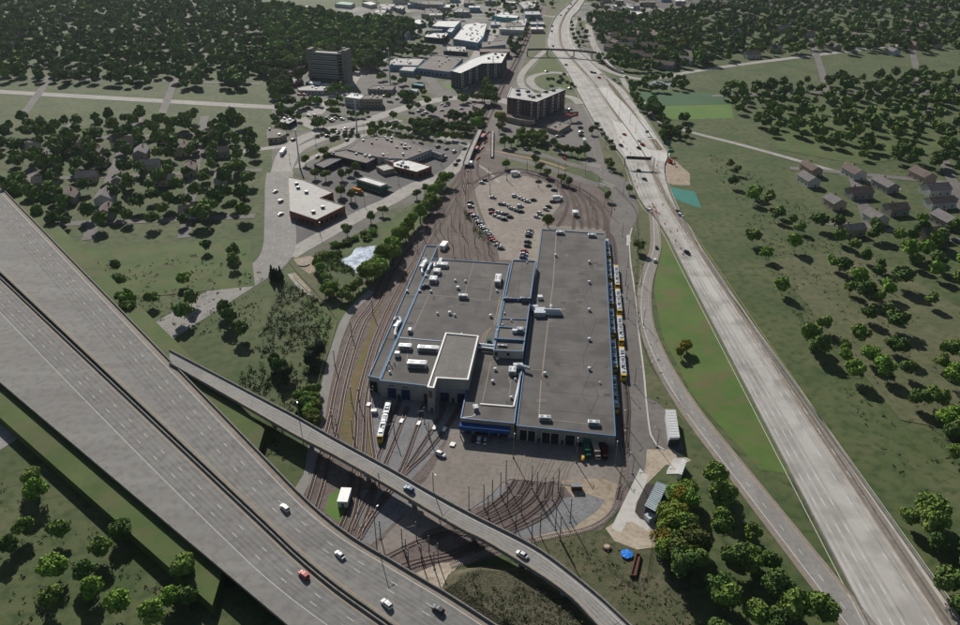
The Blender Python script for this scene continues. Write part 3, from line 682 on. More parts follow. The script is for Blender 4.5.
# --- west strip, main hall, tall bay
HS = PZ('425.6,245 437.9,245.6 379.7,378.5 368.3,375.8', 8.6)
strip = building('side_aisle', 'long narrow flat roofed aisle with pale blue edges along the left side of the depot', 'depot aisle', HS, 8.6, wallm, roofg, par=.6, parm=mat('light blue trim', (.13,.21,.31), (.18,.27,.38), .5), parw=.5)
ltb = MATS['light blue trim']
door_on(strip, HS[3], HS[2], .42, 3.6, 6.0, darkm, 'track_door')  # flat near-black panel paints the shade of the open aisle end
line_on(strip, 'M1', '215,300 285,308', 8.1, .5, tar)
z = 8.02
def duct(t, pan, pts, z, r, m=ductm, hh=1.0):
    P = [G(p, z+hh) for p in I(pan, pts)]; d = MB()
    for a_, b_ in zip(P[:-1], P[1:]): d.tube((*a_, z+hh), (*b_, z+hh), r, n=8)
    for q in P[::2]: d.box((*q, z), (r*1.2, r*1.2, hh))
    return d.build('air_duct', m, t)
duct(strip, 'M1', '275,190 285,172 310,172 318,192 300,225', z, .65); unit(strip, W('M1','296,215',z+1.2)[0], z, 2.2, 6, 1.6, -.3, ductm); duct(strip, 'M1', '290,235 283,262 284,285', z, .8)
unit(strip, W('F8','220,320',z+1.2)[0], z, 2.6, 9, 1.8, -.22); duct(strip, 'F8', '205,275 220,265 245,272 240,300', z, .6); duct(strip, 'F8','215,345 203,370 210,400', z, .7)
vent(strip, W('F8','70,580',z)[0], z, .9, 1.4)
TB = PZ('445.5,332.4 478.8,335.6 468.4,379.6 437.2,377.7 434.0,387.9 427.1,386.8', 13.4)
HH = PZ('431.8,258.2 510,263.5 494,345 477,344', 9.2)+[(TB[1][0]-2, TB[1][1]-1), (TB[3][0]+3, TB[3][1]+3), (TB[3][0]-2.0, TB[3][1]+2), G((427.5,386.6),9.2), G((379.5,380.3),9.2)]
HH[7] = (TB[5][0]+.3, HH[8][1]+(HH[7][1]-HH[8][1])*.9)
hall = building('maintenance_hall', 'broad dark flat roofed maintenance hall with many white roof units and blue front edge', 'depot hall', HH, 9.2, wallm, roofg, par=.5, parm=ltb, parw=.5)
fa, fb = HH[8], HH[7]
for f in (.24, .52): door_on(hall, fa, fb, f, 4.0, 5.6, blued, 'track_door', frame=wallg)
door_on(hall, fa, fb, .94, 2.4, 4.6, rust, 'track_door')
for f in (.375, .43): door_on(hall, fa, fb, f, 1.0, 2.3, blued, 'door')
for f in (.24, .52): door_on(hall, fa, fb, f, 2.6, .5, blued, 'sign_panel', z0=6.6, d=.08)
tall = building('entry_bay', 'tallest block of the depot with bare roof and white parapet jutting over two blue doors', 'depot block', TB, 13.4, wallm, roofg2, par=.5, parm=whitep, parw=.7)
ta, tb = TB[3], TB[2]
for f in (.22, .78): door_on(tall, ta, tb, f, 4.0, 5.4, blued, 'track_door', frame=wallg)
door_on(tall, ta, tb, .5, 1.2, 2.4, blued, 'door'); door_on(tall, ta, tb, .5, 15.5, .35, ltb, 'trim_band', z0=7.2, d=.25)
door_on(tall, TB[5], TB[4], .45, 1.9, 3.8, mat('brown glazing', (.10,.08,.06), rough=.2), 'window', z0=7.6); door_on(tall, TB[5], TB[4], .6, 1.0, 2.1, blued, 'door')
vent(tall, W('M1','698,275',12.9)[0], 12.9, .5, .6)
z = 8.7
for s, w, l, h in (('345,350',6.2,3.0,1.9),('490,362',10.5,3.0,1.9),('420,462',9.0,3.4,2.4)):
    unit(hall, W('M1', s, z+1.5)[0], z, w, l, h, -.1, ductm)
for s, w, l, h in (('296,403',2.4,2.4,2.0),('708,40',5.0,2.4,1.8),('375,252',1.9,3.0,1.6)): unit(hall, W('M1', s, z+1)[0], z, w, l, h, -.08)
for s, w, l, h in (('395,325',6.5,3.6,1.8),('345,388',4.0,4.2,2.0),('312,465',4.2,5.0,2.2),('378,285',2,5,1.4),('915,470',3.4,9.5,2.6)): unit(hall, W('F8', s, z+1)[0], z, w, l, h, -.1)
duct(hall, 'F8', '262,380 272,345 300,310 325,310 322,345', z, .75); duct(hall, 'F8', '205,530 235,512 270,520', z, 1.0, greym)
for s in ('548,152','624,148','656,162','505,14','436,10'): vent(hall, W('M1', s, z)[0], z, .7, 1.2)
vent(hall, W('M1','624,150',z)[0], z, 1.1, 1.6); vent(hall, W('M1','880,168',z)[0], z, 1.0, 1.5); vent(hall, W('M1','250,520',z)[0], z, .7, 1.2)
for s in ('516,478','612,485','905,575','245,435','290,580','185,575'): vent(hall, W('F8', s, z)[0], z, .8, 1.2)
vent(hall, W('F8','542,548',z)[0], z, 1.2, 1.6)
for s in ('228,492','245,495','262,485','247,458','278,465'):
    p = W('M1', s, z)[0]; MB().tube((*p,z),(*p,z+1.6),.22,n=6,m=0).build('pipe_stack', greym, hall)
for s in ('350,30 500,30 880,66','497,25 395,250','380,290 350,460','885,0 870,66'): line_on(hall, 'M1', s, z, .4, paleseam, 'roof_walkway')
for s in ('690,300 640,470 600,625','660,455 880,470','870,470 835,625'): line_on(hall, 'F8', s, z, .3, paleseam, 'roof_walkway')
for s in ('940,40 900,220 840,270 820,320','950,60 915,200 860,262 832,330'): line_on(hall, 'M1', s, z, .25, mat('ochre pipe', (.35,.25,.12), (.4,.3,.16), .5), 'roof_pipe')
for s in ('500,320 470,420 440,560','760,340 800,400 780,430'): line_on(hall, 'F8', s, z, .25, tar)
p = W('M1','305,297 570,320', z); line_on(hall, 'M1', '300,296 575,320', z+.2, .8, blue, 'roof_kerb')
P = W('M1','870,316',z+1)[0]; MB().box((*P,z),(2.2,2.0,1.6)).build('rooftop_unit', green, hall)
# --- office block between hall and shed, and the low block in front of it
OF = PZ('512.5,259.5 536,260.6 523.3,351.4 493.2,350.2', 11.8)
LB = PZ('476,341 525,345 514.6,423.4 460.4,418.0', 7.9)
low = building('workshop_block', 'low dark roofed depot block with bright blue band above a shaded loading recess', 'depot block', LB, 7.9, wallt, roofg, par=.5, parm=blue, parw=.45)
off = building('office_block', 'raised narrow depot block with blue parapets between the hall and the long shed', 'depot block', OF, 11.8, wallm, roofg, par=.6, parm=blue, parw=.5)
a, b = OF[3], OF[2]
for f in (.1, .5): door_on(off, a, b, f, 1.3, 1.6, darkm, 'window', z0=9.0)
for f in (.09, .15, .36, .42): door_on(off, a, b, f, .8, .45, red, 'lettering', z0=11.0, d=.08)
door_on(off, a, b, .25, 3.2, .35, mat('faded lettering', (.22,.2,.25)), 'lettering', z0=11.0, d=.08)
z = 11.25
for y0, h in (('105,268 232,275',1.6),('85,352 215,356',.5),('68,388 205,398',.6),('64,447 196,455',1.3)):
    P = W('C2', y0, z); c = ((P[0][0]+P[1][0])/2, (P[0][1]+P[1][1])/2); L_ = math.dist(P[0], P[1]); ang = math.atan2(P[1][1]-P[0][1], P[1][0]-P[0][0])
    MB().box((*c, z-.1), (L_, .5, h), ang).build('parapet', blue, off)
for s, w, l, h, mm in (('125,265',5,1.6,1.2,blued),('205,270',6,2.2,2.0,blued),('155,408',2.4,2,1.3,whitem),('180,405',3.2,2.8,1.8,ductm),('100,470',4.5,1,.5,whitem)): unit(off, W('C2', s, z+.6)[0], z, w, l, h, -.08, mm)
for s in ('122,258','170,272','110,330','140,362','210,103','100,382','78,408'): vent(off, W('C2', s, z)[0], z, .55, .9)
line_on(off, 'C2', '85,398 85,388 200,398', z+.1, .35, ductm, 'roof_pipe'); line_on(off, 'C2', '190,110 175,200 165,260', z, .2, tar)
z = 7.42
unit(low, W('C2','145,585',z+1)[0], z, 3.4, 4.6, 2.0, -.08); vent(low, W('C2','68,582',z)[0], z, .9, 1.3); vent(low, W('D2','57,100',z)[0], z, .9, 1.3); vent(low, W('D2','140,172',z)[0], z, .8, 1.2); vent(low, W('C2','77,535',z)[0], z, .9, 1.3); vent(low, W('D2','158,90',z)[0], z, .6, 1.0)
unit(low, W('F1','905,375',z+.8)[0], z, 2.2, 3.0, 1.5, .2)
line_on(low, 'D2', '0,195 150,207', z+.4, .7, whitep, 'roof_kerb'); line_on(low, 'D2', '150,207 192,20', z+.4, .7, whitep, 'roof_kerb'); line_on(low, 'D2', '48,10 10,190', z, .4, paleseam, 'roof_walkway'); line_on(low, 'D2', '140,70 130,170', z, .35, paleseam, 'roof_walkway')
line_on(low, 'F1', '790,452 880,440 938,400', z+.1, .3, ductm, 'roof_pipe')
P = W('C2','170,555 222,572',z+2); d = MB().tube((*P[0],z+1.8),(*P[1],z+1.8),.8,n=8).box((*P[0],z),(4.5,2,2.2)).build('air_duct', ductm, low)
# duct bridge between tall bay and office
for s, hh, mm in (('150,243 320,262',2.2,whitep),('165,215 320,232',2.2,ductm),('170,228 310,240',2.6,blue)):
    P = W('F7', s, 7.42+hh); a_, b_ = P; c = ((a_[0]+b_[0])/2,(a_[1]+b_[1])/2); MB().box((*c,7.4+hh-.9),(math.dist(a_,b_),.7,.9),math.atan2(b_[1]-a_[1],b_[0]-a_[0])).build('duct', mm, low)
a, b = LB[3], LB[2]
av, bv = Vector(a), Vector(b); u = (bv-av).normalized(); nn = Vector((u.y,-u.x)); nn = nn if nn.y < 0 else -nn; c = av.lerp(bv,.46)+nn*1.6; rz = math.atan2(u.y,u.x)
MB().box((c.x,c.y,3.9),((bv-av).length*.93,3.2,2.0),rz).build('canopy', mat('canopy blue', (.012,.05,.17), (.016,.065,.21), .6), low)
for f, w in ((.14,3.2),(.36,4.6),(.48,2),(.62,3.4),(.8,3.6)): door_on(low, a, b, f, w, 3.7, darkm if f in (.36,.8) else blued, 'loading_door')
for f in (.02,.24,.55,.9):
    p = av.lerp(bv,f)+nn*3; MB().box((p.x,p.y,0),(.35,.35,3.9),rz).build('canopy_post', blue, low)
# ================================================================== TOWN BUILDINGS
def bld(label, pan, s, z, wm, rm, win=None, wm2=None, name='flat_roofed_building', cat='building', parm=None, roofbits=0, group=None, par=.4, shift=0):
    P = W(pan, s, z); t = building(name, label, cat, P, z, wm, rm, par=par, parm=parm, group=group); n = len(P); A = sum(P[i][0]*P[(i+1)%n][1]-P[(i+1)%n][0]*P[i][1] for i in range(n)); cap = 90
    if win:
        w, h, gap, rows, dz, z0, m = win
        for k in range(n):
            a, b = Vector(P[k]), Vector(P[(k+1)%n]); d = b-a
            if d.length < 6: continue
            nn = Vector((d.y,-d.x)).normalized()*(1 if A > 0 else -1)
            if nn.y > .25: continue
            cap -= openings(t, a, b, z0, rows, max(1, int(d.length/gap)), w, h, dz, m, side=nn, cap=max(cap, 0))
    rr = random.Random(label); xs = [p[0] for p in P]; ys = [p[1] for p in P]; k = 0; tries = 0
    while k < roofbits and tries < 300:
        tries += 1; q = (rr.uniform(min(xs), max(xs)), rr.uniform(min(ys), max(ys)))
        if inpoly(q, inset(P, 2.2)):
            unit(t, q, z-par, rr.uniform(1.2,2.4), rr.uniform(1.2,2.6), rr.uniform(.8,1.5), rr.choice((0,.4)), rr.choice((whitem, ductm, greym))); k += 1
    return t
WN = (1.6,1.5,4,1,3,1.4,glass)
t = bld('white roofed red brick building beside the avenue at the left', 'B1', '80,252 150,266 282,322 224,346 335,382 207,445 86,404', 6.0, wallb, mat('off white roof', (.44,.43,.41), (.54,.53,.50), .1, c3=(.34,.33,.31), scale3=.3, amt3=.5), (3.0,2.2,5,1,3,1.0,glass), roofbits=0, parm=wallt)
for s in ('118,280','125,298','162,318','235,385','193,406'): unit(t, W('B1', s, 7)[0], 5.6, 2.6, 2.6, 1.3, .4, greym)
bld('largest grey roofed block of the shopping complex', 'B1', '410,78 545,72 722,128 608,172 480,163 345,128', 6.5, wallw, roofbr, WN, roofbits=16)
bld('brown roofed wing on the left of the shopping complex', 'B1', '278,142 348,130 478,168 430,192 262,150', 5.5, walld, roofbr, WN, roofbits=4)
bld('small grey roofed annex nearest the boulevard in the shopping complex', 'B1', '196,196 262,168 328,170 240,213', 4.5, walld, shingle2, WN)
bld('white roofed square unit in the middle of the shopping complex', 'B1', '478,166 530,148 596,164 545,186', 5.2, wallt, roofw, WN, roofbits=2)
bld('white roofed shop with dark red front facing the side street', 'B1', '548,187 598,172 722,206 655,231 552,206', 5.6, wallb, roofw, (3.4,2.4,5,1,3,.8,glass), roofbits=7)
bld('small pale roofed shed beside the dark red shop', 'B1', '474,206 520,195 560,214 508,226', 4.2, wallt, roofp)
bld('small two storey grey building at the right end of the shopping complex', 'K9', '250,266 285,258 400,288 366,306', 5, wallw, roofbr, (1.4,1.2,4,1,3,2,glass))
GB = W('B1','385,262 425,252 524,283 492,295',6)
t = building('restaurant', 'white roofed building with dark green awning all round it', 'restaurant', GB, 6, wallt, roofw, par=.4, parm=wallw)
o = inset(GB,-3.0); i_ = inset(GB,-.05); mb = MB()
for k in range(4): mb.face([(*o[k],2.7),(*o[(k+1)%4],2.7),(*i_[(k+1)%4],4.2),(*i_[k],4.2)])
mb.build('awning', green, t)
for k in range(4): openings(t, GB[k], GB[(k+1)%4], .6, 1, 6, 1.8, 1.8, 0, glass, side=Vector(GB[k])-Vector(centroid(GB)))
# concrete tower
b0 = Vector(G((313.5,80.5))); b1 = Vector(G((339,82.5))); u = (b1-b0).normalized(); nn = Vector((-u.y,u.x)); TH = 32
ft = [b0, b1, b1+nn*13, b0+nn*13]
wtow = mat('brown grey tower concrete', (.15,.14,.135), (.19,.18,.17), .2)
tw = building('concrete_tower', 'tall ribbed grey concrete tower with dark recessed balconies standing in the woods', 'tower', [tuple(p) for p in ft], TH, wtow, roofp, par=1.0)
for k in range(11): 
    c = b0.lerp(b1,.5)-nn*.1; MB().box((c.x,c.y,3.2+k*2.6),((b1-b0).length*.97,.25,1.15),math.atan2(u.y,u.x)).build('window', paleglass if k % 2 else glass, tw)
    MB().box((c.x-nn.x*.25,c.y-nn.y*.25,4.4+k*2.6),((b1-b0).length,.5,.5),math.atan2(u.y,u.x)).build('floor_slab', wallw, tw)
rz = math.atan2(u.y,u.x)
c = b0-u*2.2+nn*5; MB().box((c.x,c.y,0),(4.4,12,35),rz).build('stair_tower', wtow, tw)
c = b1+u*9+nn*6; MB().box((c.x,c.y,0),(5,14,36),rz).build('stair_tower', wtow, tw)
c = b1+u*3.3+nn*8; MB().box((c.x,c.y,0),(6.4,9,33),rz).build('recess_shade', darkm, tw)  # solid near-black box paints the shade of the recess behind the balconies
for k in range(9): c = b1+u*3.3+nn*2.5; MB().box((c.x,c.y,3+k*3.5),(6.5,4.5,.8),rz).build('balcony', wallg, tw)
c = b1+u*5+nn*9; MB().tube((c.x,c.y,33),(c.x,c.y,37),2.3,n=12).build('roof_tank', wallg, tw)
MB().box((*(b0.lerp(b1,.5)-nn*3),0),((b1-b0).length*1.05,6,4),rz).build('entrance_block', walld, tw)
# white windowed apartment house on a brick podium
AP = W('K8','225,240 490,282 745,172 685,152 478,212 412,165 262,152',19)
apt = building('apartment_block', 'six storey dark and red apartment block with white roof shaped like an open V', 'apartments', AP, 19, walld, roofp, par=.7, parm=whitep)
def bays(t, a, b, cols, z0, H, side):
    a = Vector(a); b = Vector(b); d = (b-a); L_ = d.length; u = d.normalized(); n = Vector((u.y,-u.x)); n = n if n.dot(Vector(side)) > 0 else -n; rz = math.atan2(u.y,u.x)
    for i, c in enumerate(cols):
        p = a+u*L_*((i+.5)/len(cols))+n*.25; w = L_/len(cols)
        if c == 'w': q = MB().box((p.x,p.y,z0),(w*.62,.7,H-z0-.6),rz).build('white_bay', wallw, t)
        elif c == 'r': q = MB().box((p.x,p.y,z0),(w*.52,.55,H-z0-.3),rz).build('brick_pier', wallb, t)
        fl = int((H-z0)/3)
        if c in 'wd':
            for k in range(fl):
                pp = p+n*.36 if c == 'w' else p
                MB().box((pp.x,pp.y,z0+.8+k*3),(w*.4,.12,1.5),rz).build('window', glass if c == 'w' else paleglass, t)
bays(apt, AP[0], AP[1], 'drdwrdrwr', 1.5, 18.5, (0,-1)); bays(apt, AP[1], AP[2], 'wrwdrwrwrd', 1.5, 18.5, (.4,-1)); bays(apt, AP[6], AP[0], 'dwd', 1.5, 18.5, (-1,-.2))
for s in ('320,180','325,215','430,228','455,238','570,192','635,178','408,190','505,225'): unit(apt, W('K8', s, 19)[0], 18.3, 4.2, 3.2, 1.5, .3, greym)
pod = W('K8','205,388 225,380 475,430 480,475 440,478',4.5); bld('low brick podium wall in front of the V shaped apartment block', 'K8', '212,390 330,402 475,432 462,455 330,440 205,410', 5, wallt, mat('podium deck', (.12,.09,.08), (.16,.125,.11), .1))
A2P = PZ('450.9,70.5 460.5,73 482,63.2 501.5,62.6 507,52.6 492.5,52 478,56 470,59',18)
ap2 = building('apartment_block', 'dark five storey apartment block with bright white roof beside the rail corridor', 'apartments', A2P, 18, walld, roofw, par=.6, parm=whitep)
bays(ap2, A2P[0], A2P[1], 'ddd', 1.5, 17.5, (-.5,-1)); bays(ap2, A2P[1], A2P[2], 'wdwdwd', 1.5, 17.5, (.6,-1)); bays(ap2, A2P[2], A2P[3], 'dwdwd', 1.5, 17.5, (0,-1))
for s in ('120,480','180,490','60,520','140,510'): unit(ap2, W('K5', s, 18)[0], 17.4, 3, 3, 1.4, 0, greym)
W2 = (1.5,1.3,3.6,2,3.2,1.2,glass)
T = [('white roofed half of the two tone office by the boulevard','A1','332,432 364,412 422,424 402,441',9,wallw,roofw,W2,2),
('brown roofed half of the two tone office by the boulevard','A1','404,441 422,423 502,425 500,441',9,wallt,roofbr,W2,4),
('low grey building behind the two tone office','A1','436,396 455,381 560,380 546,400',5,wallg,roofbr,WN,3),
('red brick building with pale roof left of the tower','A1','35,290 72,278 158,294 130,312',6,wallb,roofp,WN,0),
('smaller red brick building with pale roof left of the tower','A1','45,312 80,300 118,308 90,322',5,wallb,roofp,WN,0),
('low brick building with grey roof half hidden by big trees','A1','82,352 138,346 150,362 104,370',5,wallb,roofp,WN,0),
('green edged pale roof nearest the foot of the tower','A1','158,368 178,360 232,362 222,380',5,green,roofw,WN,0),
('long pale roofed building with white bays below the tower','A1','122,392 150,384 250,370 292,376 290,396 236,404 130,402',4.5,wallw,roofp,WN,5),
('round ended brown roofed building at the left edge by the avenue','A1','-14,578 6,570 40,572 66,582 72,598 40,612 -10,616',5,wallt,roofbr,WN,2),
('small dark flat building beside the grassy traffic island','A1','30,540 62,524 118,532 84,552',4.5,walld,roofp,None,4),
('white roofed warehouse with blue grey front among the trees','A1','538,268 560,258 690,262 660,292 530,288',7,wallblue,roofp,WN,9),
('wide brown roofed warehouse with blue grey front','A1','655,302 728,246 862,256 802,320',7,wallblue,roofbr,(3,2.5,6,1,3,1,glass),8),
('pale blue building beside the wide brown roofed warehouse','A1','576,312 600,292 660,292 640,318',6,wallblue,roofp,WN,0),
('small teal roofed kiosk by the road bend','A1','632,376 640,370 690,372 684,384',3.5,walld,teal,None,0),
('small pale green roofed kiosk by the road bend','A1','622,398 632,394 662,396 656,408',3.5,wallw,mat('pale green roof', (.35,.5,.42), (.42,.56,.48), .3),None,0),
('long white roofed warehouse behind the rail corridor houses','K2','490,230 545,184 752,183 692,242',9,wallblue,roofw,WN,0),
('white roofed dark fronted warehouse along the far street','K2','420,326 456,290 640,292 604,342',7,walld,roofw,(3,2,6,1,3,1,glass),9),
('small white roofed block between the two far warehouses','K2','624,276 655,240 702,245 664,286',8,wallblue,roofw,None,1),
('huge bright white roofed store dotted with dark vents','PX','453,38.5 465,24 476,22 487,23.5 483.5,36 478,42.5',9,wallblue,roofw,WN,26),
('grey roofed low building below the huge white store','K2','595,450 628,410 790,412 800,462',5,walld,roofp,None,8),
('pale grey building right of the avenue near the photo top','K2','680,104 740,64 832,106',8,wallg,roofp,None,3),
('long grey roofed sheds near the photo top','K2','395,122 430,95 560,85 530,130',7,wallg,roofbr,None,5),
('white roofed building left of the far street','K2','15,128 60,122 126,140 90,156',6,wallw,roofw,None,0),
('green edged white tent roof beside the far street','K2','288,192 372,166 440,196 380,214',6,green,roofw,None,0),
('small white building at the bend of the far street','K2','204,286 250,250 298,276 250,322',6,wallw,roofw,None,2),
('long brown sheds at the very top of the photo','K2','290,14 420,0 600,6 590,40 430,36',9,wallg,roofbr,None,6),
('pale building on the left near the photo top','K2','20,70 80,44 130,62 110,84',7,wallw,roofp,None,2),
('grey building beside the woods near the photo top','K2','150,60 200,40 250,60 220,84',7,wallg,roofp,None,2),
('long pale roof above the woods at the upper left','K1','240,44 330,46 560,88 545,104 340,72',6,wallt,roofp,None,0),
('bright pale green roof above the woods','K1','560,30 620,8 740,22 700,44',6,wallw,mat('pale green roof', (.4,.5,.45)),None,0),
('small white block above the middle of the woods','K1','800,20 880,10 938,30 880,44',6,wallw,roofw,None,0),
('long roof with teal band beyond the huge white store','K5','88,136 112,120 335,136 312,158 190,152',7,teal,roofw,None,3),
('grey office roof beside the rail corridor','K5','215,208 300,180 402,160 386,226 230,222',7,wallw,roofp,WN,9),
('long white fronted office beside the rail corridor','K5','148,240 380,236 372,268 160,258',7,wallw,roofp,WN,6),
('white roofed shed near the photo top beyond the offices','K5','188,14 214,6 304,12 296,26',6,walld,roofw,None,0),
('big grey roof at the photo top left of the rail corridor','K5','320,14 490,0 470,66 380,76',8,wallg,roofp,None,14),
('brown grey roofed shed beside the dark apartment block','K5','0,372 190,360 212,396 0,420',7,wallblue,roofbr,None,2),
('long brown brick shed behind the dark apartment block','K5','-20,432 250,432 244,462 -20,462',8,wallb,roofbr,None,0),
('small brown roofed shop beside the billboard','A2','298,566 345,542 406,552 352,584',4.5,wallt,roofbr,WN,2),
('low grey shop in the car park left of the railway','A2','-35,470 0,452 25,455 8,485',4.5,wallt,roofbr,WN,0),
('sprawling white roofed car showroom behind the woods','K6','205,138 400,92 525,108 430,142 320,152',6,walld,roofw,None,0),
('small white shed by the ploughed field','K6','250,48 262,38 318,42 312,60',6,wallw,roofw,None,0),
('second small white shed by the ploughed field','K6','370,58 382,48 434,56 428,74',6,wallw,roofw,None,0)]
for lb, pan, s, z, wm, rm, wi, k in T: bld(lb, pan, s, z, wm, rm, wi, roofbits=k)
# townhouses upper right
HL = [(150,345,9,14,.6,'pale sided townhouse at the left end beside the curving street'),(205,372,9,14,.5,'second pale townhouse from the curving street'),(235,445,10,18,.9,'pale townhouse with brown roof nearest the curving street'),(270,402,9,14,.4,'small townhouse tucked behind the nearest pale one'),
(390,285,10,38,1.35,'longest red brown roofed terrace behind the trees'),(480,325,10,16,.2,'grey sided townhouse in the middle of the wooded estate'),(625,335,11,18,.3,'white gabled house on the right of the wooded estate'),(385,380,10,24,1.3,'brown roofed terrace in the centre of the estate'),(390,432,11,30,1.4,'wide brown terrace nearest the big dark trees'),
(572,435,14,22,1.2,'large brown roofed house below the bare earth patch'),(740,468,14,30,1.05,'largest long brown roofed house at the right of the estate'),(345,215,10,18,1.2,'blue grey house half hidden near the showroom'),(800,380,10,22,1.1,'brown roofed terrace among dark trees at the right'),(695,275,10,16,.4,'grey house among dark trees at the right'),(450,500,10,20,1.2,'low brown terrace roof close to the lower trees'),
(560,530,10,20,1.2,'low reddish terrace roof close to the lower trees'),(885,560,13,24,.9,'grey roofed house at the lower right of the estate'),(700,600,12,26,1.0,'grey roofed terrace just above the tennis court'),(880,300,10,20,1.1,'red brown roofed house at the far right edge of the photo'),(280,330,9,16,1.3,'short brown terrace behind the left townhouses')]
for i, (x, y, w, l, a, lb) in enumerate(HL):
    p = G((585+x/S9, y/S9+1.0)); gable('gabled_house', lb, p[0], p[1], w, l, 6, a, (wallt, wallw, wallg)[i%3], shingle if i % 4 else shingle2)
# ------------------------------------------------------------------ small sheds and yard things
def ribroof(t, P, z, m, pitch=.0, name='roof'):
    mb = MB(); a, b, c, d = [Vector(p) for p in P]; n = int((d-a).length/1.0)
    mb.face([(a.x,a.y,z),(b.x,b.y,z),(c.x,c.y,z),(d.x,d.y,z)])
    for k in range(n+1):
        f = k/n; p = a.lerp(d,f); q = b.lerp(c,f); u = (d-a).normalized()*.12
        mb.face([(p.x-u.x,p.y-u.y,z+.16),(q.x-u.x,q.y-u.y,z+.16),(q.x+u.x,q.y+u.y,z+.16),(p.x+u.x,p.y+u.y,z+.16)])
        for s in (-1,1): mb.face([(p.x+s*u.x,p.y+s*u.y,z+.16),(q.x+s*u.x,q.y+s*u.y,z+.16),(q.x+s*u.x,q.y+s*u.y,z),(p.x+s*u.x,p.y+s*u.y,z)])
    return mb.build(name, m, t)
P = W('D2','828,222 874,224 893,345 846,346',4.8); c = centroid(P)
t = thing('ribbed_shed','long white ribbed metal shed beside the lower end of the curving ramp','shed',(*c,0)); MB().prism([tuple(p) for p in inset(P,.25)],0,4.78,cap=False).build('wall',whitem,t); ribroof(t,P,4.8,whitep)
a, b = Vector(P[3]), Vector(P[2]); 
for f in (.3,.72): door_on(t, a, b, f, 3, 3.4, walld, 'door')
P = PZ('656.5,482 667,485.5 655.5,511.5 644.5,505.5',4.4); c = centroid(P)
t = thing('ribbed_shed','pale blue ribbed open shed standing against the trees at the right','shed',(*c,0)); ribroof(t,P,4.4,mat('pale ribbed metal', (.26,.31,.33), (.36,.41,.43), .6)); MB().prism([tuple(p) for p in inset(P,.4)],0,4.38,cap=False).build('wall',walld,t)
p = W('E2','762,142',1.5)[0]; t2 = MB().box((*p,0),(4,3,2.4),.5).build('annex', ductm, t)
P = W('D2','905,442 924,450 902,512 880,506',3.4); c = centroid(P); t = thing('ribbed_shed','narrow pale ribbed lean-to beside the bare concrete slab at the right edge','shed',(*c,0)); ribroof(t,P,3.4,whitep); MB().prism([tuple(p) for p in inset(P,.2)],0,3.38,cap=False).build('wall',whitem,t)
patch('concrete_slab', W('D2','866,440 905,444 882,510 832,512 835,495'), brightconc)
p = W('E2','655,315')[0]; t = thing('covered_pool','round pile covered with bright blue tarpaulin on the bare ground','pool',(*p,0)); mb = MB().tube((*p,0),(*p,.8),1.9,2.0,n=22); mb.build('rim', greym, t); mb = MB()
ring = [(p[0]+2.1*math.cos(k*math.pi/11)*(1+.09*math.sin(k*2.3)), p[1]+2.1*math.sin(k*math.pi/11)*(1+.09*math.sin(k*1.7)), .85+.12*math.sin(k*1.9)*.4) for k in range(22)]
for k in range(22): mb.face([ring[k], ring[(k+1)%22], (p[0]+.5,p[1]+.3,1.02)])
mb.build('tarpaulin', tarp, t)
P = W('E2','698,303 720,306 698,404 672,402',1.3); c = centroid(P); t = thing('rusty_container','long open rusty steel skip on the grass near the blue tarpaulin','skip',(*c,0)); mb = MB().prism(P,0,1.3,cap=False); I_ = inset(P,.3); mb.face([(q[0],q[1],.7) for q in I_])
for k in range(4): mb.face([(*P[k],1.3),(*P[(k+1)%4],1.3),(*I_[(k+1)%4],1.3),(*I_[k],1.3)]); mb.face([(*I_[k],1.3),(*I_[(k+1)%4],1.3),(*I_[(k+1)%4],.7),(*I_[k],.7)])
mb.build('hull', rust, t)
p = W('E2','567,282')[0]; t = thing('round_manhole','round rusty tank base lying in the grass left of the blue tarpaulin','tank',(*p,0)); MB().tube((*p,0),(*p,.8),1.5,n=14).build('shell', rust, t); MB().tube((*p,.8),(*p,1.0),1.15,.9,n=14).build('lid', sand, t)
p = W('C1','152,108')[0]; t = thing('round_basin','small round concrete basin on the bare bank beside the pond','basin',(*p,0)); mb = MB(); mb.tube((*p,0),(*p,.7),3.6,n=18).build('wall', conc, t); MB().tube((*p,.7),(*p,.75),2.7,n=18).build('fill', dirt, t)
def cabin(lb, pan, s, w, l, h, rz, m=whitem, name='equipment_cabin', cat='cabin', group=None):
    p = W(pan, s)[0]; t = thing(name, lb, cat, (*p,0), 0, group)
    MB().box((*p,0.2),(w,l,h-.2),rz).build('body', m, t); MB().box((*p,h),(w+.3,l+.3,.18),rz).build('roof', whitep if m is whitem else m, t)
    MB().box((*p,0),(w*.9,l*.9,.2),rz).build('base', wallg, t)
    if h > 2: q = (p[0]+math.sin(rz)*l/2, p[1]-math.cos(rz)*l/2); MB().box((*q,.25),(.9,.1,2),rz).build('door', greym, t)
    return t
cabin('white flat roofed relay cabin on the bright grass under the flyover','E1','335,72',3.8,7.5,3.2,-.06)
cabin('white equipment cabin behind the upper left corner of the depot','F8','410,165',3.4,7.5,3,-.3)
cabin('white equipment cabin inside the track fan right of the oval car park','B2','424,425',3.6,4.5,3,.05)
cabin('white cabinet beside the yard tracks left of the yellow ended tram','F1','110,415',2.2,1.8,1.6,0)
cabin('low white box beside the yard tracks left of the cabinet','F1','68,355',1.4,2.2,.6,-.2)
for i, (s, lb) in enumerate((('325,482','low white box between the left pair of gravel tracks'),('460,500','low white box between the middle pair of gravel tracks'),('582,535','low white box by the merging tracks'),('660,548','low pale box right of the merging tracks'))): cabin(lb,'F1',s,1.2,2.6,.5,-.25)
cabin('low white plate box on the apron by the kerb','F2','20,275',1.8,2.2,.5,-.3)
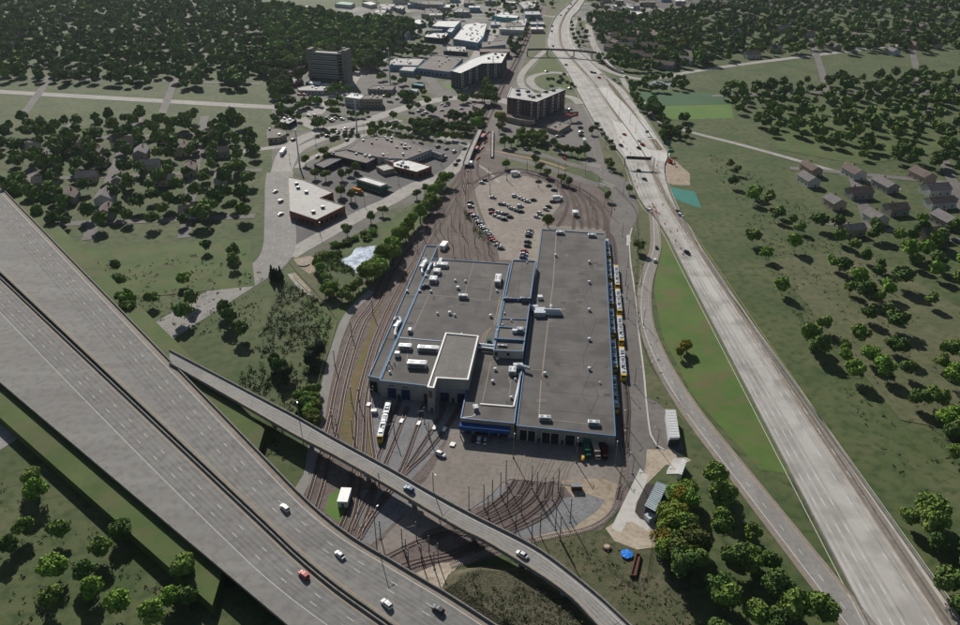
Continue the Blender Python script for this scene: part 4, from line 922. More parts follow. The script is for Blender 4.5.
# billboard
p = W('A2','405,540')[0]; t = thing('billboard','red and white billboard standing by the street near the apartments','billboard',(*p,0))
MB().tube((*p,0),(*p,4.2),.45,n=8).build('post', greym, t); MB().box((*p,4.2),(14,.5,4.6),.12).build('frame', darkm, t)
f = MB().box((p[0]+.05,p[1]-.32,4.4),(13.4,.06,4.2),.12).build('panel', red, t); 
for k, (dx, zz_, w, h) in enumerate(((-3.6,6.6,2.6,.9),(-1.9,5.9,2.6,.9),(.0,5.2,3,.9),(2.0,5.9,2.8,.9),(3.8,6.6,2.6,.9))): MB().box((p[0]+dx,p[1]-.38+dx*.12,zz_),(w,.06,h),.12).build('white_mark', whitep, f)
# overhead gantry on the freeway
P = W('B2','645,208 775,215'); a, b = [Vector(q) for q in P]; u = (b-a).normalized(); t = thing('sign_gantry','overhead sign gantry spanning the wide freeway','gantry',(a.x,a.y,0)); rz = math.atan2(u.y,u.x)
for q in (a,b): MB().tube((q.x,q.y,0),(q.x,q.y,8.6),.3,n=8).build('post', greym, t)
c = (a+b)/2
for zz_ in (7.4,8.4): MB().box((c.x,c.y,zz_),((b-a).length,.25,.25),rz).build('beam', greym, t)
for f, w in ((.18,6.5),(.38,6.5),(.62,5),(.8,4)):
    q = a.lerp(b,f); MB().box((q.x,q.y-.3,6.6),(w,.2,2.7),rz).build('sign_back', walld, t)
def roadsign(lb, pan, s, w=3.4, h=2.2):
    p = W(pan, s)[0]; t = thing('road_sign', lb, 'road sign', (*p,0)); MB().tube((*p,0),(*p,3),.12).build('post', greym, t); MB().box((*p,2.6),(w,.12,h),.1).build('panel', mat('road sign green', (.01,.19,.12), rough=.4), t)
roadsign('green road sign on the right verge of the freeway opposite the playing field','B2','745,70'); roadsign('green road sign on the verge beyond the freeway bridge works','B2','838,115'); roadsign('green road sign near the excavation','B2','852,160',5,2.5)
# footbridge across the freeway with its ramp
def walkbridge(name, lb, P, z0, z1, w, m, rails=greym, piers=()):
    L_ = cat_spline(P, 6); c = L_[len(L_)//2]; t = thing(name, lb, 'bridge', (c.x,c.y,0)); n = len(L_); mb = MB(); rl = MB(); N_ = normals(L_)
    for i in range(n-1):
        za = z0+(z1-z0)*i/(n-1); zb = z0+(z1-z0)*(i+1)/(n-1); a, b = L_[i], L_[i+1]; pa, pb = N_[i]*w/2, N_[i+1]*w/2
        q = [a-pa,b-pb,b+pb,a+pa]; zs = [za,zb,zb,za]
        mb.face([(q[k].x,q[k].y,zs[k]) for k in range(4)]); mb.face([(q[k].x,q[k].y,zs[k]-.7) for k in range(4)])
        for k0,k1 in ((0,1),(3,2)):
            mb.face([(q[k0].x,q[k0].y,zs[k0]-.7),(q[k1].x,q[k1].y,zs[k1]-.7),(q[k1].x,q[k1].y,zs[k1]),(q[k0].x,q[k0].y,zs[k0])])
            rl.face([(q[k0].x,q[k0].y,zs[k0]+.03),(q[k1].x,q[k1].y,zs[k1]+.03),(q[k1].x,q[k1].y,zs[k1]+1.2),(q[k0].x,q[k0].y,zs[k0]+1.2)])
    mb.build('deck', m, t); rl.build('railing', rails, t)
    for f in piers:
        q = L_[int(f*(n-1))]; z = z0+(z1-z0)*f; MB().box((q.x,q.y,0),(1.4,1.4,z-.7)).build('pier', wallg, t)
    return t
P = [G(p,8) for p in I('A2','212,222 300,221 420,226 520,236')]; walkbridge('footbridge','grey footbridge crossing high over the wide freeway',P,8,8,3.2,wallg,walld,(.02,.33,.66,.98))
P = [G(p,6) for p in I('A2','520,238 555,262 590,288 640,306')]; walkbridge('footbridge_ramp','curving walled approach ramp at the right end of the footbridge',P,8,2,4,wallw,wallg,(.3,.6))
P = [G(p,8) for p in I('K5','405,450 480,440 545,452')]
P = [G(p,4) for p in I('K9','715,85 670,180 620,290 585,385')]; walkbridge('railway_bridge','narrow pale concrete walkway bridge beside the tracks at the top of the yard',P,4,3,4.5,conc,wallw,(.2,.5,.8))
P = [G(p,2) for p in I('K9','825,90 820,320')]; walkbridge('platform','straight pale platform edge right of the tracks',P,1.2,1.2,2.2,conc,dirt)
for i,(s,w,l,lb) in enumerate((('728,165',7,12,'upper faded red tarpaulin covered stack by the station works'),('672,275',6,8,'lower faded red tarpaulin covered stack by the station works'))):
    p = W('K9',s)[0]; t = thing('covered_stack',lb,'stack',(*p,0),0); MB().box((*p,0),(w*.95,l*.95,2.6),-.3).build('stack', walld, t); MB().box((*p,2.6),(w,l,.8),-.3,0,.85).build('tarpaulin', pink, t)
for i, s in enumerate(('640,320','700,215','745,140','790,115','700,345','735,255','765,200')):
    p = W('K9',s)[0]; t = thing('barrier','orange plastic safety barrier row beside the station tracks','barrier',(*p,0),0,'orange barriers at the station works'); MB().box((*p,0),(.5,9,.25),-.35).build('foot', darkm, t); MB().box((*p,.25),(.25,9,.9),-.35).build('panel', orange, t)
# excavation by the freeway
p = W('B2','848,190')[0]; t = thing('excavator','orange excavator standing in the dirt beside the freeway','excavator',(*p,0))
MB().box((p[0]-1.3,p[1],0),(.7,4.4,.9)).build('track', rubber, t); MB().box((p[0]+1.3,p[1],0),(.7,4.4,.9)).build('track', rubber, t); b_ = MB().box((*p,.9),(3.2,4,1.5),.2,0,.9).build('body', orange, t); MB().box((p[0]-.8,p[1]-.8,2.4),(1.3,1.6,1.4),.2).build('cab', glass, b_)
MB().tube((p[0]+.3,p[1]-1,2.2),(p[0]+1.5,p[1]-5,5.2),.4,.3).tube((p[0]+1.5,p[1]-5,5.2),(p[0]+2.2,p[1]-7.8,2.2),.3,.22).build('boom', orange, t); MB().box((p[0]+2.2,p[1]-8,1.2),(1.2,1.1,1.1),.2,0,1.2).build('bucket', greym, t)

# worn patches and membrane joints on the depot roofs
rr = random.Random(21)
patchm = mat('roof repair patch', (.12,.113,.105), (.15,.142,.132), .4); darkp = mat('damp roof stain', (.068,.064,.06), (.085,.08,.075), .3)
for t_, pan, reg, zz_, n_ in ((shed,'PX','545,235 602,238 611,430 522,420',zr,26),(hall,'PX','436,264 506,268 492,335 440,325 425,375 388,370',8.7,20),(low,'PX','484,362 516,362 510,412 470,408',7.42,7)):
    rg = [G(p, zz_) for p in I(pan, reg)]; xs = [p[0] for p in rg]; ys = [p[1] for p in rg]; k = 0
    while k < n_:
        q = (rr.uniform(min(xs),max(xs)), rr.uniform(min(ys),max(ys)))
        if inpoly(q, rg):
            m_ = len([1]); rx = rr.uniform(.6,2.6); ry = rr.uniform(.8,4); a0 = rr.uniform(-.1,.1); w_ = [(q[0]+rx*math.cos(j*.785+a0)*rr.uniform(.8,1.15), q[1]+ry*math.sin(j*.785+a0)*rr.uniform(.8,1.15)) for j in range(8)] if k % 2 else [(q[0]-rx,q[1]-ry*.5),(q[0]+rx,q[1]-ry*.5),(q[0]+rx,q[1]+ry*.5),(q[0]-rx,q[1]+ry*.5)]
            MB().face([(a_[0],a_[1],zz_+.012+k*.0006) for a_ in w_]).build('roof_patch', patchm if k % 3 == 0 else darkp, t_); k += 1
a, b, c_, d_ = [Vector(q) for q in SR]
for k in range(1, 15):
    p, q = a.lerp(d_, k/15), b.lerp(c_, k/15); u = (q-p).normalized(); ribbon_mb([p+u*.7, q-u*.7], -.05, .05, zr+.026).build('roof_joint', darkp, shed)
# small flat roofed blocks crowding the far town
rr = random.Random(33); k = 0; spots = []
while k < 34:
    x_, y_ = (rr.uniform(380,560), rr.uniform(1,34)) if k % 4 else (rr.uniform(590,690), rr.uniform(0,9))
    if 540 < x_ < 600 or (448 < x_ < 490 and y_ > 19): continue
    q = G((x_,y_)); 
    if any(abs(q[0]-s_[0])+abs(q[1]-s_[1]) < 48 for s_ in spots): continue
    spots.append(q); w_, l_ = rr.uniform(7,14), rr.uniform(9,18); cc = rr.choice((roofw,roofp,roofbr,roofp,shingle2)); nm_c = {roofw.name:'white',roofp.name:'pale grey',roofbr.name:'brown',shingle2.name:'dark grey'}[cc.name]
    P = [(q[0]-w_,q[1]-l_),(q[0]+w_,q[1]-l_),(q[0]+w_,q[1]+l_),(q[0]-w_,q[1]+l_)]
    t = building('small_building', 'small %s roofed block among the crowded far lots near the photo top' % nm_c, 'building', P, rr.uniform(4,8), rr.choice((wallw,wallt,wallblue,wallg)), cc, group='%s roofed far blocks' % nm_c); unit(t, q, 4.5, 2, 2, 4.2); k += 1
# ================================================================== TRACKS
TZ = ZL[0]+.01
def track(label, L, slp=sleeper, group=None, gauge=1.435, smax=1.2, flush=None):
    L = cat_spline(L, 3) if not hasattr(L[0], 'lerp') or len(L) < 12 else L
    c = L[len(L)//2]; t = thing('railway_track', label, 'railway track', (c.x,c.y,0), 0, group)
    for s in (-1,1):
        Lo = offset(L, s*gauge/2); mb = wall_mb(MB(), Lo, .12, TZ+.05, .16); mb.build('rail', rail, t)
    D = resample(L, .75); N_ = normals(D); mb = MB(); w = smax
    for p, n in zip(D, N_):
        u = Vector((n.y,-n.x))*.13; q = [p+n*w-u, p+n*w+u, p-n*w+u, p-n*w-u]; mb.face([(k.x,k.y,TZ+.07) for k in q])
        for a,b in ((0,3),(1,2)): mb.face([(q[a].x,q[a].y,TZ),(q[b].x,q[b].y,TZ),(q[b].x,q[b].y,TZ+.07),(q[a].x,q[a].y,TZ+.07)])
    if mb.f: mb.build('sleepers', slp, t)
    if flush:
        F = cat_spline(flush, 4)
        for s in (-1,1): ribbon_mb(offset(F, s*gauge/2), -.1, .1, ZL[0]+.012).build('rail', paleseam, t)
    return L
def tp(*parts):
    out = []
    for pan, s in parts: out += W(pan, s)
    return out
main = cat_spline(tp(('PX','541,8 524,46 513,68 503,84 492,108 482,130 474,150 464,171 456,184 442,204 425,225 407,247 391,270 384,283 374.3,304 361.3,322 353,343 344.7,371 338.5,396 334,421 320,476 313,500 304,525 292,555')), 4)
for o, lb in ((-2.2,'right hand track of the double main line along the left side of the yard'),(2.2,'left hand track of the double main line along the left side of the yard')): track(lb, offset(main,-o))
s2 = cat_spline(tp(('PX','466,172 458,190 446,212 431,236 417,260 403,286 390,312 379,338 371.5,361 365,386 361.5,407.5 360.5,433 357,477 351.5,511 346,527 330,565')), 4)
for o, lb in ((-1.7,'leftmost yard track squeezed between weeds and the depot wall'),(2.0,'second yard track beside the depot wall')): track(lb, offset(s2, -o))
track('third yard track, joining from the gravel under the flyover', [G(p) for p in ((371,392),(370,415),(372,440),(376,470),(374,492),(363,526),(354,550))])
fan = [((455,262),),((463,262),),((471,262.5),),((479,263),),((487,263.5),),((494,264),)]
for i, (e,) in enumerate(fan):
    x = 452+i*4.5
    track(['first','second','third','fourth','fifth','sixth'][i]+' track from the left in the fan behind the maintenance hall', [G(p) for p in ((470,160),(464+i*1.5,180),(457+i*4,205),(452+i*7.0,232),(e[0],e[1]))])
for i, s in enumerate(('540,20 470,120 320,280','560,60 420,230 300,330')): pass
# loops round the oval car park
ring = tp(('PX','468,168 464,190'),('F6','70,330 62,260 95,185 160,130 235,90 330,62 430,55 560,62 700,105 790,150 850,215 880,300 850,400 800,480'))
track('inner track curving round the head of the oval car park', ring)
ring2 = tp(('PX','478,160 478,175 490,180'),('F6','430,35 560,42 720,85 830,140 900,220 935,330 930,420 925,500'))
track('outer track curving round the head of the oval car park', ring2)
for i, s in enumerate(('600,75 740,110 860,170 950,270 985,400 990,500','640,80 800,130 920,190 1010,290 1040,400 1050,500','700,95 850,140 980,210 1075,310 1105,400 1110,505','760,110 900,150 1040,220 1130,300 1165,390 1170,510')):
    track(['first','second','third','fourth'][i]+' track from the left in the fan behind the long shed', W('F6', s))
track('storage track hard against the east wall of the long shed', tp(('F6','1010,230 1130,330 1190,440'),('PX','607.5,238'),('H1','350,120 372,560'),('H2','380,60 400,560'),('H3','275,60 297,420'),('D2','640,330 650,430'),('PX','622,480 618,500')), sleeper)
track('outer storage track with the yellow ended trams', tp(('PX','607,232'),('H1','385,130 410,330 425,600'),('H2','430,60 470,600'),('H3','345,100 385,420'),('D2','655,330 655,430')), sleeper)
track('single loop track with pale sleepers curving round the south side of the yard', tp(('D2','650,400 645,560'),('E2','625,20 600,110 545,165 460,203 330,228 200,256'),('PX','510,545 480,556 450,566')), lsleeper, smax=1.4)
FT = ['430,0 385,75 290,172 140,272 -60,370','510,5 455,115 350,205 200,285 -40,395','560,15 485,140 380,235 230,315 0,420','645,15 580,140 450,240 260,335 20,430','715,15 680,135 560,260 350,385 200,440','790,60 770,160 650,285 400,405 260,450']
ends = [(520,456),(530,457),(543,458),(553.5,459),(566.5,460),(572,461)]
for i, s in enumerate(FT):
    P = [G(p) for p in I('F5',s)]; FL = [G(ends[i]), G(((ends[i][0]*.6+I('F5',s)[0][0]*.4),468)), P[0]]
    track(['leftmost','second','third','fourth','fifth','outermost'][i]+' of the curved tracks sweeping from the long shed doors toward the flyover', P, flush=FL)
for i,(s,lb) in enumerate((('1010,350 900,345 780,330 620,370 450,440 280,525 180,580','upper track curving left between the flyover and the freeway'),('1100,380 940,425 800,490 640,525 480,565 380,600','third track curving left between the flyover and the freeway'),('1130,400 960,455 820,515 660,550 520,585 420,625','lowest track curving left between the flyover and the freeway'))): track(lb, W('F4', s))
for i,(s,lb) in enumerate((('585,170 540,290 480,440 455,520','short track under the tram that stands alone on the gravel'),('615,210 600,250 510,470 425,630 365,760','track emerging left of the tall depot block in the gravel apron'),('690,190 668,265 585,490 500,620 400,770','track emerging beside the tall depot block in the gravel apron'),('775,190 755,260 600,500 530,600 460,700 400,800','track from the left door of the tall depot block'),('850,200 800,285 700,415 610,500 540,590','track from the right door of the tall depot block'))): track(lb, W('D1', s))
# crossing mats and points
# ================================================================== TRAMS
trambody = mat('tram roof grey', (.42,.44,.46), (.55,.57,.58), .8, rough=.45)
tramblue = mat('tram side blue', (.02,.06,.17), rough=.3)
def tram(label, a, b, group=None, body=None):
    trb = body or trambody
    a = Vector(a); b = Vector(b); c = (a+b)/2; d = b-a; Ln = 27.6; t = thing('tram', label, 'tram', (c.x,c.y,0), math.atan2(d.y,d.x), group)
    def put(mb, nm, m, par=None):
        me = bpy.data.meshes.new(nm); me.from_pydata(mb.v, [], mb.f); ms = m if isinstance(m, list) else [m]
        for q in ms: me.materials.append(q)
        if any(mb.m): me.polygons.foreach_set('material_index', mb.m)
        o = bpy.data.objects.new(nm, me); COL.objects.link(o); o.parent = par or t; return o
    X = Ln/2; z1 = 3.35
    for s in (-1,1):
        mb = MB().prism([(s*3.2,-1.29),(s*(X-1.6),-1.29),(s*(X-1.6),1.29),(s*3.2,1.29)],.45,z1); put(mb,'body',trb)
        # yellow cab nose, tapered in plan and rounded in profile
        m2 = MB(); pr = [(0,.4,1.32),(0,z1,1.32),(1.1,.4,1.15),(.9,2.4,1.1),(.25,z1-.02,1.2)]
        xa = s*(X-1.6); secs = [(0,z1,1.34),(.7,z1-.12,1.25),(1.3,2.3,1.08),(1.6,1.2,.95)]
        for (d0,h0,w0),(d1,h1,w1) in zip(secs[:-1],secs[1:]):
            x0, x1 = xa+s*d0, xa+s*d1
            m2.face([(x0,-w0,h0),(x1,-w1,h1),(x1,w1,h1),(x0,w0,h0)])
            for k in (-1,1): m2.face([(x0,k*w0,.4),(x1,k*w1,.4),(x1,k*w1,h1),(x0,k*w0,h0)])
        m2.face([(xa+s*1.6,-.95,.4),(xa+s*1.6,.95,.4),(xa+s*1.6,.95,1.2),(xa+s*1.6,-.95,1.2)]); ca = put(m2,'cab',yellow)
        g = MB().face([(xa+s*.78,-1.1,z1-.16),(xa+s*1.32,-.95,2.32),(xa+s*1.32,.95,2.32),(xa+s*.78,1.1,z1-.16)]); g.v = [(x+s*.04,y,z+.03) for x,y,z in g.v]; put(g,'windscreen',glass,ca)
        if body is None: put(MB().prism([(s*(X-2.3),-1.36),(s*(X-1.58),-1.36),(s*(X-1.58),1.36),(s*(X-2.3),1.36)],.5,z1+.03),'cab_surround',yellow)
        put(MB().box((s*(X-4.4),0,z1),(2.2,1.7,.45),0,0,.9),'air_conditioner',ductm); [put(MB().box((s*(X-xx),yy,z1),(ll,ww,hh)),'roof_equipment',mm) for xx,yy,ll,ww,hh,mm in ((7.0,.4,1.6,.8,.4,greym),(8.2,-.4,2.0,.8,.3,darkm),(9.8,.1,1.2,1.5,.45,ductm))]
        for k in (-1,1): put(MB().box((s*7.6,k*1.34,1.7),(8.4,.06,1.1)),'window_band',glass)
        for k in (-1,1): put(MB().box((s*7.6,k*1.35,.5),(8.6,.07,1.15)),'side_panel',tramblue)
        put(MB().box((s*9,0,0),(2.6,1.9,.45)),'bogie',darkm)
    put(MB().box((0,0,.4),(5.0,2.55,2.85)),'centre_section',trb); put(MB().box((0,0,0),(2.4,1.9,.4)),'bogie',darkm)
    for s in (-1,1): put(MB().box((s*2.85,0,.5),(.7,2.35,2.75)),'gangway',darkm)
    pg = MB().box((0,0,z1-.1),(2.2,1.5,.3)); pg.tube((-.9,-.5,3.6),(.8,-.2,4.4),.06).tube((-.9,.5,3.6),(.8,.2,4.4),.06).tube((.8,-.8,4.4),(.8,.8,4.4),.06); put(pg,'pantograph',greym)
    put(MB().box((2.0,0,z1-.1),(1.0,1.6,.45)).box((-2.0,0,z1-.1),(.9,1.5,.4)),'roof_equipment',ductm)
    return t
def tseg(pan, s): P = [G(p,3.3) for p in I(pan, s)]; return P
ex = ['farthest','second farthest','third farthest','fourth','nearest']
for i,(pan,s) in enumerate((('H1','410,350 425,538'),('PX','617.4,287.3 620,311.8'),('PX','619.2,314 621.8,341.8'),('PX','621.5,345 624,377'))):
    P = tseg(pan, s); tram(('farthest','second from the top','third from the top','nearest')[i]+' yellow ended tram in the sunlit outer row beside the long shed', *P)
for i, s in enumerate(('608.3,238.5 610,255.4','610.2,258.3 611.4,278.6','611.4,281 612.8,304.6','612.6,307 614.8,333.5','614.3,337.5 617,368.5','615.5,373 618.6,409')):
    P = [G(p,3.3) for p in I('PX', s)]; P = [(q[0]-.9,q[1]) for q in P]; tram(('topmost','second','third','fourth','fifth','lowest')[i]+' tram counting downward in the shaded row against the long shed wall', *P, body=mat('tram grey with shade painted in', (.10,.16,.23), (.16,.23,.31), .8, rough=.4))  # blue-grey body colour paints the shed's shade onto this row
P = [G(p,3.3) for p in I('F1','228,305 150,610')]; tram('white tram with yellow ends standing alone on the gravel in front of the hall', *P, body=mat('old tram grey', (.30,.32,.33), (.44,.46,.46), .8, rough=.5))
# ================================================================== ROAD VEHICLES
PAINT = {}
def paint(n):
    C = dict(white=(.72,.72,.72), silver=(.56,.58,.60), grey=(.16,.165,.17), black=(.02,.022,.025), red=(.42,.02,.03), blue=(.02,.07,.22), dark=(.04,.045,.055), green=(.03,.08,.06), beige=(.4,.36,.29))[n]
    m = mat(n+' car paint', C, rough=.42, metal=.2 if n in ('silver','grey') else 0, spec=.3); m.node_tree.nodes['Principled BSDF'].inputs['Coat Weight'].default_value = .12; return m
SEC = {  # x, half width, lower z, belt z
 'sedan': ([(-2.35,.70,.42,.78),(-2.2,.84,.30,.92),(-1.4,.90,.25,.98),(0,.92,.25,.97),(1.2,.90,.25,.92),(2.0,.84,.28,.82),(2.35,.66,.36,.66)], [(-1.85,.78,.97),(-1.05,.62,1.42),(-.2,.64,1.47),(.45,.62,1.43),(1.25,.76,.96)]),
 'suv': ([(-2.35,.80,.42,1.05),(-2.25,.90,.35,1.15),(-1.4,.95,.3,1.18),(0,.96,.3,1.15),(1.1,.94,.3,1.10),(2.0,.90,.34,1.02),(2.35,.74,.42,.82)], [(-2.22,.82,1.16),(-1.9,.70,1.70),(-.4,.74,1.77),(.45,.70,1.70),(1.2,.80,1.12)])}
def carmesh(kind):
    S, C = SEC[kind]; b = MB(); rings = []
    for x, w, z0, z1 in S: rings.append([(x,-w*.92,z0),(x,-w,z0+(z1-z0)*.55),(x,-w*.9,z1),(x,0,z1+.03),(x,w*.9,z1),(x,w,z0+(z1-z0)*.55),(x,w*.92,z0)])
    for r0, r1 in zip(rings[:-1], rings[1:]):
        for k in range(6): b.face([r0[k],r1[k],r1[k+1],r0[k+1]])
        b.face([r0[6],r1[6],r1[0],r0[0]])
    b.face(rings[0][::-1]); b.face(rings[-1])
    # roof and pillars in body colour
    rf = MB(); tops = C[1:-1]
    for (x0,w0,z0),(x1,w1,z1) in zip(tops[:-1], tops[1:]):
        rf.face([(x0,-w0,z0+.012),(x1,-w1,z1+.012),(x1,w1,z1+.012),(x0,w0,z0+.012)])
    g = MB(); base = S[3][3]-.02
    for (x0,w0,z0),(x1,w1,z1) in zip(C[:-1], C[1:]):
        for s in (-1,1):
            g.face([(x0,s*(.84 if kind=='sedan' else .88),base),(x1,s*(.84 if kind=='sedan' else .88),base),(x1,s*w1,z1),(x0,s*w0,z0)])
        g.face([(x0,-w0,z0),(x1,-w1,z1),(x1,w1,z1),(x0,w0,z0)])
    w = MB()
    wl_ = []
    for x in (-1.42,1.42):
        for s in (-1,1): wl_.append(((x,s*.72,.33),(x,s*.95,.33)))
    return b, rf, g, wl_
CAR = {}
def put_local(mb, nm, m, par):
    me = bpy.data.meshes.new(nm); me.from_pydata(mb.v, [], mb.f)
    for q in (m if isinstance(m, list) else [m]): me.materials.append(q)
    if any(mb.m): me.polygons.foreach_set('material_index', mb.m)
    o = bpy.data.objects.new(nm, me); COL.objects.link(o); o.parent = par; return o
def carproto(kind, col, full):
    key = (kind, col, full)
    if key in CAR: return CAR[key]
    t = thing('parked_car' if not full else 'moving_car', 'x', 'car'); b, rf, g, wl_ = carmesh(kind); pm = paint(col)
    body = put_local(b, 'body', pm, t); put_local(g, 'window', glass, t); put_local(rf, 'car_roof', pm, t)
    if full:
        for a_, b_ in wl_:
            o = put_local(MB().tube(a_, b_, .34, n=12), 'wheel', rubber, t); put_local(MB().tube((a_[0],b_[1]*.99,a_[2]),(a_[0],b_[1]*1.012,a_[2]),.2,n=8), 'rim', ductm, o)
        z = .68 if kind == 'sedan' else .85
        for s in (-1,1):
            put_local(MB().box((2.22,s*.56,z-.02),(.16,.32,.14)), 'headlight', whitep, t); put_local(MB().box((-2.32,s*.6,z),(.1,.3,.16)), 'tail_light', red, t); put_local(MB().box((.75,s*1.0,base_z(kind)),(.16,.2,.13)), 'mirror', pm, t)
    else:
        for a_, b_ in wl_: put_local(MB().tube(a_, b_, .34, n=8), 'wheel', rubber, t)
    CAR[key] = t; return t
def base_z(k): return 1.0 if k == 'sedan' else 1.18
USED = []
def car(label, p, rz, col='silver', kind='sedan', full=False, z=None, group=None, name=None):
    t = carproto(kind, col, full); c = dup(t, (p[0],p[1],(ZL[0]+.01) if z is None else z), rz, 1 if full else 1.1, label, group); c.name = name or ('moving_car' if full else 'parked_car'); return c
def hd(pan, s, z=0):
    a, b = W(pan, s, z); return math.atan2(b[1]-a[1], b[0]-a[0])
# cars on the foreground carriageways
for lb, pan, s, h, col, kind, z in (
 ('white suv on the freeway at the left edge of the photo','E1','67,108','45,90 90,130','white','suv',HZ),
 ('white car with dark roof glass near the middle of the freeway carriageway','E1','313,318','290,300 338,340','white','sedan',HZ),
 ('bright red car alone on the lowest freeway carriageway','E1','152,408','130,388 176,428','red','suv',HZ),
 ('white suv on the freeway near the photo bottom','E1','522,538','497,515 550,562','white','suv',HZ),
 ('dark pickup like car on the freeway at the concrete joint','E1','750,562','715,540 788,588','dark','suv',HZ),
 ('blue and white car on the flyover near its left half','E1','620,583','598,570 646,595','blue','suv',FZ),
 ('white car on the flyover above the curved tracks','E2','188,316','162,300 216,330','white','sedan',FZ)):
    if lb.startswith('blue'): p = W('D1','620,583',z)[0]; r = hd('D1','598,570 646,595',z)
    else: p = W(pan, s, z)[0]; r = hd(pan, h, z)
    car(lb, p, r+math.pi, col, kind, True, z+.03, name='moving_car')
p = W('D1','763,428')[0]; car('white pickup parked alone on the apron by the kerb', p, hd('D1','735,415 790,440'), 'white', 'suv', True)
for lb, pan, s, col, kind, ang in (
 ('white car under the blue canopy of the low depot block','F2','228,245','white','suv',1.4),('silver car beside the blue canopy post of the low depot block','F2','275,255','silver','sedan',1.5),('black car deep in the shaded recess left of the white car','F2','182,235','black','sedan',1.5),
 ('white car on the ramp, the nearer of two','H1','756,325','white','suv',1.4),('dark teal car on the ramp, the farther of two','H1','772,207','green','sedan',1.45)):
    car(lb, W(pan, s)[0], ang, col, kind, True)
# the oval car park
ordn = ['first','second','third','fourth','fifth','sixth','seventh','eighth','ninth','tenth','eleventh','twelfth','thirteenth','fourteenth','fifteenth','sixteenth','seventeenth','eighteenth','nineteenth','twentieth']
cols = 'dark silver red silver blue grey silver black white silver dark silver black grey red red dark white grey silver'.split()
pa, pb = W('F6','130,388')[0], G((500.5,249))
hz0 = hd('F6','90,330 150,338')
row = [(125,385),(150,402),(160,412),(172,432),(185,450),(198,468),(212,485),(225,498),(238,515),(252,530),(262,545),(275,562),(285,578),(298,595),(322,615)]
pts = [I('F6','%d,%d' % r_)[0] for r_ in row]+[(497.5,245.8),(500.8,249)]
pts = I('F6','120,300 122,330')+pts
for i, q in enumerate(pts): car('%s car, %s down the long left edge row of the oval car park' % (cols[i%20], ordn[i]), G(q), hz0+.1, cols[i%20], 'suv' if i%3==1 else 'sedan')
CL = [('238,124','dark',0,'topmost dark car at the upper left rim of the oval car park'),('213,145','silver',0,'silver car at the upper left rim of the oval car park'),('296,258','silver',.1,'lone silver car by the lamp standard in the oval car park'),
('467,248','white',.2,'white suv at the left end of the back row in the oval car park'),('513,266','silver',-.1,'silver car second in the back row of the oval car park'),('540,278','silver',-.1,'silver car third in the back row of the oval car park'),('566,290','white',0,'white car fourth in the back row of the oval car park'),('612,279','black',.1,'black car at the right end of the back row of the oval car park'),
('362,312','dark',0,'dark car at the left end of the middle row of the oval car park'),('385,314','white',.1,'white car beside the left end of the middle row of the oval car park'),
('430,334','dark',-.1,'dark car third from the left in the middle row'),('444,345','silver',-.1,'silver car fourth from the left in the middle row'),('466,352','silver',-.1,'silver car fifth from the left in the middle row'),('486,362','grey',0,'grey car sixth from the left in the middle row'),('510,328','silver',.2,'pale suv set back at the right of the middle row'),('514,370','black',.1,'black car at the right end of the middle row'),
('285,352','grey',.1,'grey car at the upper left end of the front row'),('290,381','red',.1,'dark red car at the left of the front row'),('340,376','silver',-.1,'silver car second in the upper line of the front row'),('368,385','silver',-.1,'silver car third in the upper line of the front row'),('402,392','dark',0,'dark car fourth in the upper line of the front row'),('430,412','black',0,'black car at the right end of the front row'),
('318,403','silver',-.1,'silver car first in the lower line of the front row'),('352,418','white',-.1,'white car second in the lower line of the front row'),('385,431','dark',0,'dark car at the lower end of the front row'),
('652,134','black',.15,'black car farthest along the right rim of the oval car park'),('733,167','dark',.15,'second dark car along the right rim of the oval car park'),('774,202','dark',.05,'third dark car along the right rim of the oval car park'),('765,293','black',0,'black car beside the white trailer on the right rim'),
('733,332','dark',-.15,'dark car just below the white trailer on the right rim'),('712,353','silver',-.15,'silver car just below the white trailer on the right rim'),('666,386','silver',-.15,'silver suv nearest the round bush at the right rim'),('640,411','white',-.1,'white car at the lower end of the right rim'),
('584,522','dark',.1,'topmost dark car in the short column left of the long shed'),('578,538','silver',.1,'second car in the short column left of the long shed'),('575,560','black',.05,'third and black car in the short column left of the long shed'),('568,607','dark',0,'fourth car in the short column left of the long shed')]
for s, col, da, lb in CL: car(lb, W('F6', s)[0], hz0+da*2, col, 'suv' if ('suv' in lb or hash(s) % 1) else 'sedan')
for s, col, lb in (('198,590','red','dark red car in the lower group of the short column'),('196,603','silver','silver car in the lower group of the short column'),('193,618','blue','blue car in the lower group of the short column'),('212,566','black','black car in the upper group of the short column')): car(lb, W('B2', s)[0], hz0, col, 'sedan')
def truck(label, p, rz, col=None, L=7.5, name='box_truck', cat='truck', cabc=None):
    t = thing(name, label, cat, (p[0],p[1],ZL[0]), rz); put_local(MB().box((-1.0,0,.9),(L-2.2,2.4,2.5)), 'cargo_box', col or whitem, t); c = put_local(MB().box((L/2-.9,0,.5),(1.9,2.2,1.9),0,0,.85), 'cab', cabc or whitep, t)
    put_local(MB().box((L/2-.12,0,1.45),(.3,1.9,.75)), 'windscreen', glass, c)
    for x in (-L/2+1, L/2-1.2):
        for s in (-1,1): put_local(MB().tube((x,s*.85,.48),(x,s*1.15,.48),.48,n=10), 'wheel', rubber, t)
    put_local(MB().box((0,0,.45),(L-1,1.0,.4)), 'chassis', darkm, t); return t
truck('white box truck with pale cab at the head of the oval car park', W('F6','472,82')[0], .1)
truck('white trailer truck on the right rim of the oval car park', W('F6','800,275')[0], .2)
truck('white high rail truck standing on the tracks by the station works', W('K9','635,405')[0], 1.5)
truck('white lorry in the narrow yard by the billboard', W('B2','465,100')[0], 1.5, L=8)
truck('long white and dark semi lorry driving on the avenue at the left', W('B1','60,148')[0], hd('B1','45,170 75,130'), L=15)
